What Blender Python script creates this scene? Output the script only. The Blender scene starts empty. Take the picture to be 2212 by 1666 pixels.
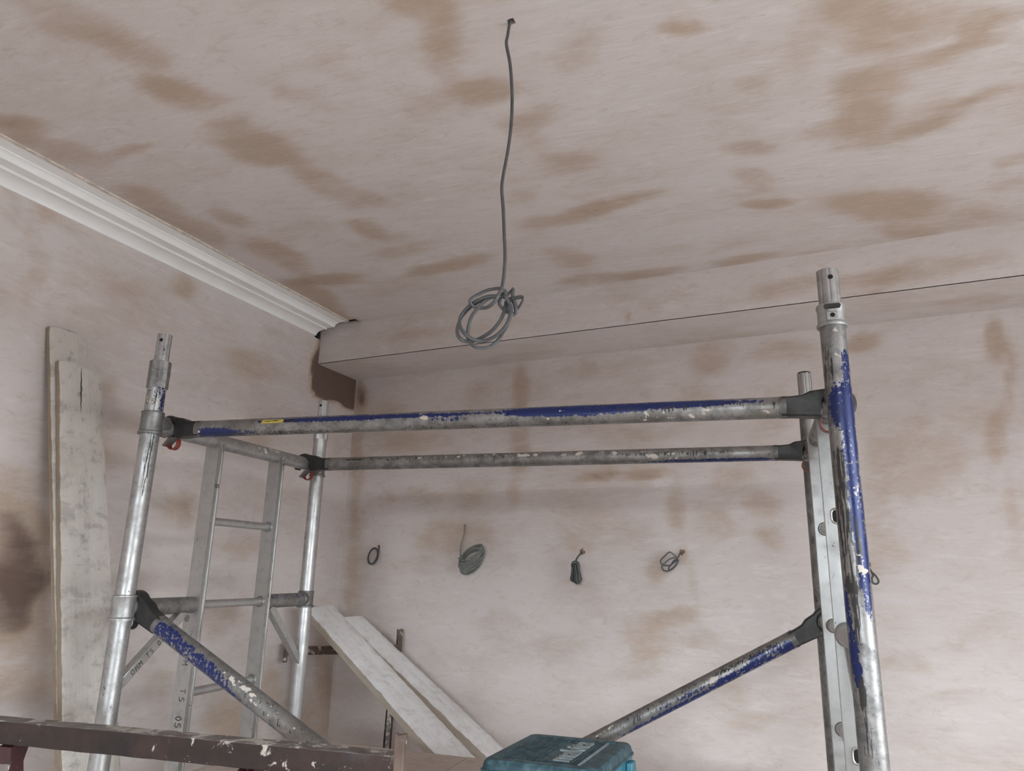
import bpy, bmesh, math, random
import numpy as np
from mathutils import Vector, Matrix

SC = bpy.context.scene
COL = SC.collection
R = math.radians

# ------------------------------------------------------------------ camera, world, lights, exposure
cam_d = bpy.data.cameras.new('camera')
cam_d.sensor_width = 36.0
cam_d.lens = 36.0 * 1536.0 / 2212.0
cam_d.clip_start = 0.05
cam = bpy.data.objects.new('camera', cam_d)
COL.objects.link(cam)
cam.matrix_world = Matrix(((0.94828684, 0.05902325, 0.31187869, 0.0),
                           (0.31659075, -0.24662426, -0.91594037, 0.0),
                           (0.02285507, 0.96731212, -0.25255676, 1.65),
                           (0, 0, 0, 1)))
SC.camera = cam
SC.view_settings.view_transform = 'Standard'
SC.view_settings.look = 'None'
SC.view_settings.gamma = 1.0
SC.view_settings.use_curve_mapping = False
SC.view_settings.exposure = 0.27
SC.cycles.max_bounces = 10
SC.cycles.diffuse_bounces = 6
SC.cycles.use_denoising = True
SC.cycles.sample_clamp_indirect = 4.0

world = bpy.data.worlds.new('overcast_sky')
SC.world = world
world.use_nodes = True
world.node_tree.nodes['Background'].inputs[0].default_value = (0.80, 0.90, 1.0, 1)
world.node_tree.nodes['Background'].inputs[1].default_value = 0.4

def area_light(name, loc, target, sx, sy, power, color):
    d = bpy.data.lights.new(name, 'AREA')
    d.shape = 'RECTANGLE'; d.size = sx; d.size_y = sy; d.energy = power; d.color = color
    o = bpy.data.objects.new(name, d); COL.objects.link(o)
    o.location = loc
    o.rotation_euler = (Vector(target) - Vector(loc)).to_track_quat('-Z', 'Y').to_euler()
    return o

# room frame: corner C, left wall runs along L, back wall along B, N/NB point into the room
C = Vector((-2.028, 3.3, 0))
L = Vector((math.cos(R(85.3)), math.sin(R(85.3)), 0)); N = Vector((L.y, -L.x, 0))
B = Vector((math.cos(R(-6.6)), math.sin(R(-6.6)), 0)); NB = Vector((B.y, -B.x, 0))
Z = Vector((0, 0, 1))
H = 2.84
ROOM_B, ROOM_L = 4.7, 6.0
# windows: right wall (l range, z range), rear wall (b range, z range)
WIN_R = (-4.0, -1.3, 0.75, 2.38)
WIN_REAR = (1.5, 3.7, 0.85, 2.38)
def rp(l, b, z): return C + L * l + B * b + Z * z
# the bright overcast sky beyond each window, and the paler ground outside that lights the ceiling
_m = (WIN_R[0] + WIN_R[1]) / 2
area_light('sky_beyond_side_window', rp(_m, ROOM_B + 4.0, 4.15), rp(_m, ROOM_B, 2.5), 9.0, 4.0, 1900.0, (0.86, 0.94, 1.0))
area_light('ground_beyond_side_window', rp(_m, ROOM_B + 0.9, 0.5), rp(_m - 0.2, 1.8, 2.84), 3.0, 1.6, 200.0, (0.95, 0.97, 1.0))
_m = (WIN_REAR[0] + WIN_REAR[1]) / 2
area_light('sky_beyond_rear_window', rp(-ROOM_L - 4.0, _m, 4.15), rp(-ROOM_L, _m, 2.5), 9.0, 4.0, 4700.0, (0.86, 0.94, 1.0))
area_light('ground_beyond_rear_window', rp(-ROOM_L - 0.9, _m, 0.5), rp(-3.0, _m, 2.84), 2.4, 1.6, 5.0, (0.95, 0.97, 1.0))

# ------------------------------------------------------------------ data (metres on each surface)
CEIL_ST= [(-1.406, 0.954, 0.067, 0.058, -0.052, 0.034, 0.5), (-1.337, 1.084, 0.049, 0.092, -0.065, 0.04, 0.6), (-1.365, 1.217, 0.073, 0.048, -0.048, 0.042, 0.9), (-1.338, 1.005, 0.049, 0.031, -0.042, 0.032, 0.4), (-1.341, 1.272, 0.096, 0.01, -0.025, 0.032, 0.6), (-1.703, 1.406, 0.121, -0.001, -0.02, 0.024, 0.8), (-1.319, 1.512, 0.087, 0.111, -0.076, 0.073, 0.8), (-1.235, 1.724, 0.025, 0.159, -0.068, 0.056, 0.6), (-1.151, 1.869, 0.044, 0.067, -0.029, 0.036, 0.5), (-0.637, 1.161, 0.065, 0.038, -0.023, 0.034, 0.8), (-0.623, 1.253, 0.01, 0.062, -0.059, 0.032, 0.7), (-0.586, 1.46, 0.106, 0.02, -0.016, 0.048, 0.9), (-0.664, 1.373, 0.04, 0.043, -0.026, 0.034, 0.4), (-1.892, 1.22, 0.069, 0.042, -0.036, 0.025, 0.8), (-1.892, 1.368, 0.083, 0.098, -0.063, 0.043, 0.5), (-1.952, 1.252, 0.029, 0.057, -0.051, 0.029, 0.6), (-1.897, 1.736, 0.017, 0.152, -0.086, 0.061, 0.7), (-1.868, 1.908, 0.016, 0.132, -0.08, 0.063, 0.6), (-1.678, 1.851, 0.057, 0.072, -0.048, 0.048, 0.6), (-1.729, 2.131, 0.053, 0.146, -0.07, 0.07, 0.7), (-1.689, 2.427, 0.192, 0.02, -0.038, 0.062, 0.9), (-1.815, 2.585, 0.019, 0.171, -0.085, 0.091, 0.8), (-1.719, 2.27, 0.031, 0.13, -0.06, 0.061, 0.5), (-1.887, 2.815, 0.052, 0.152, -0.042, 0.052, 0.7), (-1.263, 2.069, 0.068, 0.062, -0.03, 0.043, 0.8), (-1.208, 2.256, 0.157, -0.003, -0.026, 0.06, 0.7), (-1.13, 2.434, 0.193, -0.033, -0.02, 0.059, 0.9), (-1.187, 2.14, 0.067, 0.019, -0.025, 0.048, 0.4), (-1.34, 1.378, 0.087, 0.007, -0.026, 0.036, 0.4), (-1.062, 1.346, 0.058, 0.072, -0.037, 0.035, 0.35), (-0.899, 1.284, 0.044, 0.065, -0.039, 0.036, 0.3), (-0.097, 1.389, 0.048, 0.012, -0.002, 0.023, 1.0), (-0.097, 1.34, 0.039, 0.012, -0.003, 0.027, 0.4), (-0.329, 1.398, 0.077, -0.015, 0.001, 0.054, 0.45), (-0.512, 1.624, 0.09, 0.006, -0.009, 0.045, 0.8), (-0.447, 1.58, 0.047, 0.014, -0.007, 0.026, 0.4), (-0.472, 1.851, 0.093, 0.027, -0.016, 0.062, 0.45), (-0.521, 1.7, 0.05, 0.015, -0.019, 0.065, 0.3), (0.266, 1.452, 0.076, 0.023, 0.01, 0.087, 0.7), (0.334, 1.545, 0.084, 0.002, 0.018, 0.073, 0.8), (0.411, 1.51, 0.076, 0.023, 0.011, 0.06, 0.5), (0.34, 1.739, 0.088, 0.026, 0.01, 0.078, 0.8), (0.345, 1.858, 0.087, 0.026, 0.015, 0.121, 1.0), (0.415, 1.955, 0.131, -0.017, 0.015, 0.06, 0.8), (0.514, 1.94, 0.097, -0.037, 0.014, 0.041, 0.7), (0.523, 1.573, 0.043, -0.024, 0.023, 0.047, 0.8), (0.502, 1.642, 0.114, -0.015, 0.011, 0.031, 0.6), (0.591, 1.565, 0.044, -0.015, 0.015, 0.031, 0.4), (0.256, 1.886, 0.057, -0.002, 0.009, 0.051, 0.6), (0.41, 1.663, 0.11, -0.018, 0.011, 0.036, 0.6), (0.61, 1.848, 0.079, -0.029, 0.01, 0.025, 0.6), (0.508, 1.856, 0.082, -0.003, 0.012, 0.043, 0.5), (0.065, 1.629, 0.044, 0.013, -0.0, 0.036, 0.3), (0.051, 1.929, 0.076, 0.015, 0.001, 0.044, 0.5), (0.043, 2.082, 0.067, 0.039, -0.004, 0.049, 0.6), (0.099, 2.275, 0.079, 0.011, 0.001, 0.026, 0.95), (0.077, 2.164, 0.056, 0.016, 0.0, 0.036, 0.4), (-0.389, 2.121, 0.171, -0.035, -0.002, 0.037, 0.95), (-0.511, 2.169, 0.115, -0.017, -0.006, 0.045, 0.7), (-0.005, 1.713, 0.046, 0.014, -0.001, 0.032, 0.3), (0.544, 2.438, 0.161, -0.008, 0.032, 0.14, 0.9), (0.407, 2.351, 0.124, 0.011, 0.013, 0.083, 0.7), (0.572, 2.602, 0.089, 0.01, 0.017, 0.086, 0.7), (0.728, 2.541, 0.137, -0.037, 0.028, 0.091, 0.5), (0.044, 2.693, 0.151, -0.019, 0.002, 0.04, 0.7), (-0.351, 2.721, 0.169, -0.021, -0.004, 0.047, 0.7), (-0.603, 2.726, 0.159, -0.013, -0.01, 0.058, 0.7), (-0.628, 2.506, 0.077, 0.06, -0.033, 0.101, 0.5), (0.311, 2.725, 0.127, -0.011, 0.006, 0.044, 0.4), (0.781, 2.206, 0.062, -0.018, 0.015, 0.039, 0.6), (0.809, 2.348, 0.065, -0.022, 0.014, 0.037, 0.5), (-0.632, 2.186, 0.1, -0.001, -0.011, 0.053, 0.5), (-0.751, 1.479, 0.071, 0.021, -0.025, 0.054, 0.25), (0.166, 1.509, 0.04, 0.023, -0.007, 0.106, 0.3), (-0.661, 2.011, 0.059, 0.017, -0.018, 0.058, 0.3), (0.384, 3.182, 0.019, 0.005, 0.003, 0.029, 0.0)]

BACK_ST= [(0.043, 2.212, 0.042, -0.003, 0.022, -0.419, 0.6), (0.062, 1.709, 0.041, -0.002, 0.003, -0.321, 0.4), (1.003, 2.509, 0.044, -0.006, -0.005, -0.138, 0.6), (0.989, 2.259, 0.054, -0.005, -0.004, -0.245, 0.6), (0.97, 2.039, 0.038, -0.001, 0.003, -0.13, 0.4), (1.294, 2.573, 0.092, -0.001, 0.005, -0.057, 0.25), (1.892, 2.556, 0.088, 0.004, 0.006, -0.073, 0.5), (1.824, 2.374, 0.069, -0.005, -0.003, -0.082, 0.35), (2.196, 2.574, 0.144, 0.006, 0.003, -0.044, 0.5), (2.493, 2.566, 0.066, 0.0, -0.0, -0.039, 0.8), (2.935, 2.536, 0.032, -0.004, -0.01, -0.081, 0.9), (2.958, 2.407, 0.017, -0.002, -0.018, -0.14, 0.5), (2.896, 2.169, 0.036, -0.002, -0.013, -0.102, 0.6), (2.823, 2.278, 0.087, -0.007, -0.012, -0.105, 0.2), (1.588, 2.065, 0.086, 0.0, 0.0, -0.024, 0.95), (1.381, 2.068, 0.108, 0.002, 0.001, -0.021, 0.9), (1.488, 2.065, 0.23, 0.0, 0.0, -0.016, 0.5), (1.739, 1.939, 0.047, -0.001, -0.004, -0.106, 0.6), (1.961, 2.03, 0.11, -0.003, -0.004, -0.076, 0.45), (2.082, 1.933, 0.089, -0.036, -0.029, -0.069, 0.6), (2.109, 1.805, 0.05, -0.046, -0.036, -0.041, 0.5), (1.915, 1.861, 0.102, -0.039, -0.036, -0.087, 0.35), (1.405, 2.278, 0.196, -0.012, -0.001, -0.064, 0.25), (0.416, 2.267, 0.25, -0.013, 0.005, -0.072, 0.35), (0.35, 2.009, 0.249, -0.006, 0.003, -0.047, 0.45), (0.605, 1.803, 0.206, 0.0, 0.004, -0.077, 0.5), (0.455, 1.67, 0.132, 0.002, 0.003, -0.044, 0.3), (0.232, 2.425, 0.174, 0.001, 0.014, -0.076, 0.45), (0.697, 2.024, 0.154, -0.004, 0.003, -0.067, 0.3), (1.315, 1.865, 0.13, -0.001, -0.0, -0.121, 0.3), (1.484, 1.824, 0.124, -0.0, -0.001, -0.079, 0.3), (1.642, 1.681, 0.049, 0.001, -0.002, -0.053, 0.6), (1.75, 1.729, 0.029, 0.0, -0.002, -0.056, 0.6), (1.271, 1.784, 0.087, 0.0, 0.0, -0.036, 0.35), (1.794, 1.638, 0.026, 0.005, 0.012, -0.089, 0.35), (0.939, 1.415, 0.138, 0.007, 0.002, -0.079, 0.35), (1.694, 1.489, 0.132, 0.019, 0.003, -0.039, 0.6), (1.595, 1.394, 0.116, 0.007, -0.002, -0.072, 0.5), (1.785, 1.422, 0.073, 0.004, -0.001, -0.035, 0.4), (1.534, 1.282, 0.129, 0.052, 0.019, -0.049, 0.35), (1.143, 1.329, 0.13, 0.008, 0.001, -0.057, 0.25), (1.271, 1.605, 0.107, 0.003, 0.0, -0.049, 0.2), (2.482, 1.926, 0.063, -0.001, -0.025, -0.259, 0.45), (2.606, 2.079, 0.091, -0.004, -0.016, -0.157, 0.35), (2.53, 1.789, 0.076, 0.0, -0.01, -0.101, 0.3), (2.73, 2.109, 0.074, -0.004, -0.01, -0.086, 0.3), (2.918, 1.902, 0.027, -0.0, -0.017, -0.129, 0.35), (2.637, 1.806, 0.059, 0.0, -0.004, -0.033, 0.25), (2.503, 1.368, 0.085, -0.01, -0.008, -0.031, 0.4), (2.663, 1.274, 0.083, 0.007, -0.003, -0.03, 0.3), (2.098, 1.389, 0.083, 0.02, 0.002, -0.02, 0.35), (1.882, 1.206, 0.07, 0.006, -0.005, -0.1, 0.25), (1.98, 1.117, 0.101, 0.027, 0.004, -0.031, 0.25), (0.78, 2.504, 0.104, -0.009, 0.003, -0.072, 0.3), (2.123, 2.292, 0.072, -0.005, -0.008, -0.116, 0.2), (1.103, 2.686, 0.073, -0.001, 0.004, -0.036, 0.25), (0.04, 2.567, 0.037, -0.003, 0.008, -0.089, 1.3), (0.103, 1.641, 0.052, -0.002, 0.003, -0.406, 0.3)]

BEAM_ST= [(2.523, 2.702, 0.163, -0.002, 0.0, -0.029, 0.55), (2.713, 2.707, 0.167, 0.001, 0.0, -0.038, 0.5), (2.24, 2.719, 0.13, -0.002, 0.001, -0.03, 0.4), (2.92, 2.715, 0.078, 0.001, -0.001, -0.042, 0.35), (1.612, 2.682, 0.018, -0.002, -0.0, -0.024, 0.8), (1.611, 2.775, 0.06, -0.009, -0.0, -0.017, 0.35), (1.762, 2.732, 0.113, 0.0, 0.004, -0.041, 0.3), (1.072, 2.722, 0.181, -0.002, 0.004, -0.027, 0.3), (2.472, 2.647, 0.06, 0.001, 0.001, -0.018, 0.5), (2.104, 2.692, 0.102, 0.001, 0.001, -0.019, 0.4), (0.583, 2.739, 0.205, -0.003, 0.007, -0.033, 0.25)]

SOFF_ST= [(-0.204, 3.083, 0.277, -0.059, -0.003, 0.067, 0.3), (0.524, 3.025, 0.16, -0.037, 0.011, 0.06, 0.3), (-1.079, 3.117, 0.293, -0.042, -0.022, 0.074, 0.25), (0.803, 2.838, 0.111, -0.023, 0.017, 0.061, 0.3)]

LEFT_ST= [(-1.704, 1.674, 0.102, 0.003, 0.035, -0.176, 1.42), (-1.618, 1.593, 0.087, 0.0, 0.027, -0.138, 1.4), (-1.639, 1.485, 0.112, -0.005, 0.019, -0.095, 1.3), (-1.637, 1.761, 0.072, 0.005, 0.017, -0.085, 1.1), (-1.534, 1.383, 0.09, -0.007, 0.032, -0.166, 0.7), (-1.61, 1.337, 0.113, -0.012, 0.021, -0.107, 0.7), (-1.661, 1.889, 0.133, -0.007, 0.001, -0.057, 0.5), (-1.553, 1.963, 0.095, 0.014, 0.011, -0.06, 0.3), (-1.89, 2.757, 0.018, 0.01, 0.017, -0.089, 0.3), (-1.78, 2.772, 0.037, 0.019, 0.007, -0.037, 0.7), (-1.816, 2.679, 0.028, 0.013, 0.018, -0.09, 0.25), (-1.721, 2.758, 0.09, -0.0, -0.005, -0.024, 0.4), (-1.188, 2.731, 0.059, 0.033, 0.024, -0.058, 0.75), (-1.409, 2.636, 0.094, 0.036, 0.006, -0.035, 0.3), (-1.773, 2.535, 0.032, 0.004, -0.005, -0.095, 0.35), (-0.775, 2.514, 0.161, -0.011, -0.029, -0.074, 0.5), (-0.639, 2.711, 0.117, -0.002, -0.014, -0.034, 0.3), (-1.028, 2.647, 0.117, -0.004, -0.016, -0.047, 0.25), (-1.38, 2.055, 0.091, 0.015, 0.018, -0.097, 0.3), (-1.059, 1.854, 0.089, 0.008, 0.015, -0.088, 0.5), (-0.718, 1.727, 0.136, 0.005, 0.009, -0.058, 0.35), (-0.77, 1.41, 0.154, -0.008, 0.012, -0.073, 0.4), (-1.032, 1.213, 0.085, -0.011, 0.017, -0.098, 0.4), (-0.655, 1.025, 0.159, -0.026, 0.018, -0.108, 0.6), (-0.42, 1.099, 0.091, -0.012, 0.027, -0.174, 0.5), (-1.205, 1.513, 0.058, -0.002, 0.017, -0.096, 0.3), (-0.073, 1.179, 0.073, -0.008, 0.037, -0.257, 0.7), (-0.108, 0.935, 0.178, -0.029, 0.027, -0.186, 0.5), (-1.448, 2.226, 0.035, 0.008, 0.009, -0.048, 0.4), (-0.709, 2.19, 0.142, 0.025, 0.01, -0.061, 0.35), (-0.1, 2.175, 0.047, 0.007, 0.02, -0.142, 0.2), (-0.517, 2.334, 0.16, 0.013, -0.004, -0.041, 0.2), (-0.279, 2.627, 0.088, 0.024, 0.014, -0.095, 1.7), (-0.155, 2.576, 0.15, -0.001, -0.032, -0.073, 1.9), (-0.021, 2.56, 0.104, 0.002, -0.028, -0.07, 1.9), (-0.322, 2.714, 0.036, 0.009, 0.001, -0.098, 1.5), (-0.266, 2.537, 0.08, -0.01, -0.031, -0.05, 1.5)]

CABLE_DROP= [(-0.4516, 1.257, 2.86), (-0.4574, 1.257, 2.8077), (-0.46, 1.257, 2.7839), (-0.4499, 1.257, 2.7273), (-0.4439, 1.257, 2.6552), (-0.4433, 1.257, 2.586), (-0.4489, 1.257, 2.5196), (-0.4586, 1.257, 2.4551), (-0.4608, 1.257, 2.4229), (-0.4565, 1.257, 2.3793), (-0.453, 1.257, 2.3261), (-0.4496, 1.257, 2.2739), (-0.4505, 1.257, 2.2333), (-0.454, 1.257, 2.2016)]

COIL= [[(-0.4496, 1.245, 2.1949), (-0.4639, 1.2503, 2.1986), (-0.4833, 1.2499, 2.1966), (-0.5005, 1.2441, 2.1869), (-0.5128, 1.2393, 2.1771), (-0.5157, 1.2408, 2.1701), (-0.5113, 1.2469, 2.1641), (-0.4996, 1.2509, 2.1605), (-0.4842, 1.2485, 2.1588), (-0.469, 1.2423, 2.1621), (-0.4578, 1.239, 2.1726), (-0.4529, 1.2423, 2.1864), (-0.4488, 1.2486, 2.1936), (-0.4444, 1.2509, 2.1908), (-0.4414, 1.2468, 2.1791)], [(-0.4441, 1.254, 2.1874), (-0.4544, 1.2542, 2.1833), (-0.4628, 1.2486, 2.1821), (-0.4804, 1.2435, 2.1806), (-0.5002, 1.2444, 2.1752), (-0.5208, 1.2503, 2.1677), (-0.5368, 1.2548, 2.1551), (-0.5421, 1.253, 2.1404), (-0.5374, 1.2468, 2.1235), (-0.5273, 1.243, 2.1084), (-0.5161, 1.2458, 2.0981), (-0.5027, 1.2521, 2.0926), (-0.4882, 1.255, 2.0917), (-0.4676, 1.2514, 2.0958), (-0.449, 1.2452, 2.1049), (-0.436, 1.2431, 2.1195), (-0.4317, 1.2475, 2.1397), (-0.4328, 1.2535, 2.1549), (-0.4386, 1.2546, 2.1688), (-0.4437, 1.2495, 2.1804)], [(-0.4533, 1.2585, 2.1822), (-0.4645, 1.2532, 2.1827), (-0.4806, 1.2478, 2.1771), (-0.501, 1.248, 2.1596), (-0.5159, 1.2537, 2.1461), (-0.5239, 1.2586, 2.1289), (-0.5251, 1.2574, 2.1065), (-0.5181, 1.2514, 2.0924), (-0.5054, 1.2471, 2.0785), (-0.4906, 1.2493, 2.0749), (-0.475, 1.2555, 2.0787), (-0.4612, 1.259, 2.0914), (-0.449, 1.2559, 2.1059), (-0.4371, 1.2497, 2.1218), (-0.4315, 1.247, 2.1395), (-0.4345, 1.2509, 2.1567)], [(-0.4609, 1.2578, 2.1841), (-0.4771, 1.2521, 2.1823), (-0.4978, 1.2517, 2.1764), (-0.5182, 1.2571, 2.1686), (-0.5372, 1.2624, 2.1552), (-0.5458, 1.2618, 2.1412), (-0.5478, 1.256, 2.121), (-0.5424, 1.2513, 2.1047), (-0.5334, 1.2528, 2.0954), (-0.5212, 1.259, 2.0938), (-0.5071, 1.2629, 2.0978), (-0.488, 1.2604, 2.1044), (-0.4692, 1.2542, 2.1135), (-0.4543, 1.251, 2.129), (-0.4483, 1.2544, 2.1464), (-0.447, 1.2606, 2.1641), (-0.4455, 1.2629, 2.174), (-0.4338, 1.2587, 2.1764), (-0.4126, 1.2527, 2.1758), (-0.407, 1.2513, 2.1708), (-0.4134, 1.2562, 2.1617), (-0.4203, 1.2619, 2.1567)], [(-0.4577, 1.2565, 2.1793), (-0.4583, 1.2554, 2.1685), (-0.456, 1.2605, 2.1624), (-0.4487, 1.2661, 2.1546), (-0.4421, 1.2661, 2.1513)], [(-0.454, 1.2592, 2.1984), (-0.4634, 1.2639, 2.1933), (-0.4679, 1.2698, 2.1881), (-0.4628, 1.2704, 2.1852), (-0.4533, 1.2651, 2.1927), (-0.4433, 1.2597, 2.1817), (-0.4365, 1.2601, 2.1655), (-0.4342, 1.2658, 2.1491), (-0.4319, 1.2707, 2.1468), (-0.4278, 1.2693, 2.1537), (-0.43, 1.2633, 2.1712), (-0.4316, 1.2591, 2.1855), (-0.4313, 1.2614, 2.1981)], [(-0.4525, 1.2673, 2.1829), (-0.4469, 1.2734, 2.1926), (-0.4397, 1.2746, 2.2003), (-0.4348, 1.2697, 2.2018), (-0.4333, 1.264, 2.1902), (-0.429, 1.2637, 2.1765), (-0.4254, 1.2692, 2.1651), (-0.4257, 1.2744, 2.1593), (-0.4308, 1.2737, 2.1674), (-0.4342, 1.2679, 2.176), (-0.4367, 1.2632, 2.1797), (-0.4449, 1.2649, 2.1733), (-0.4492, 1.2711, 2.159), (-0.4452, 1.275, 2.1535)]]

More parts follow.
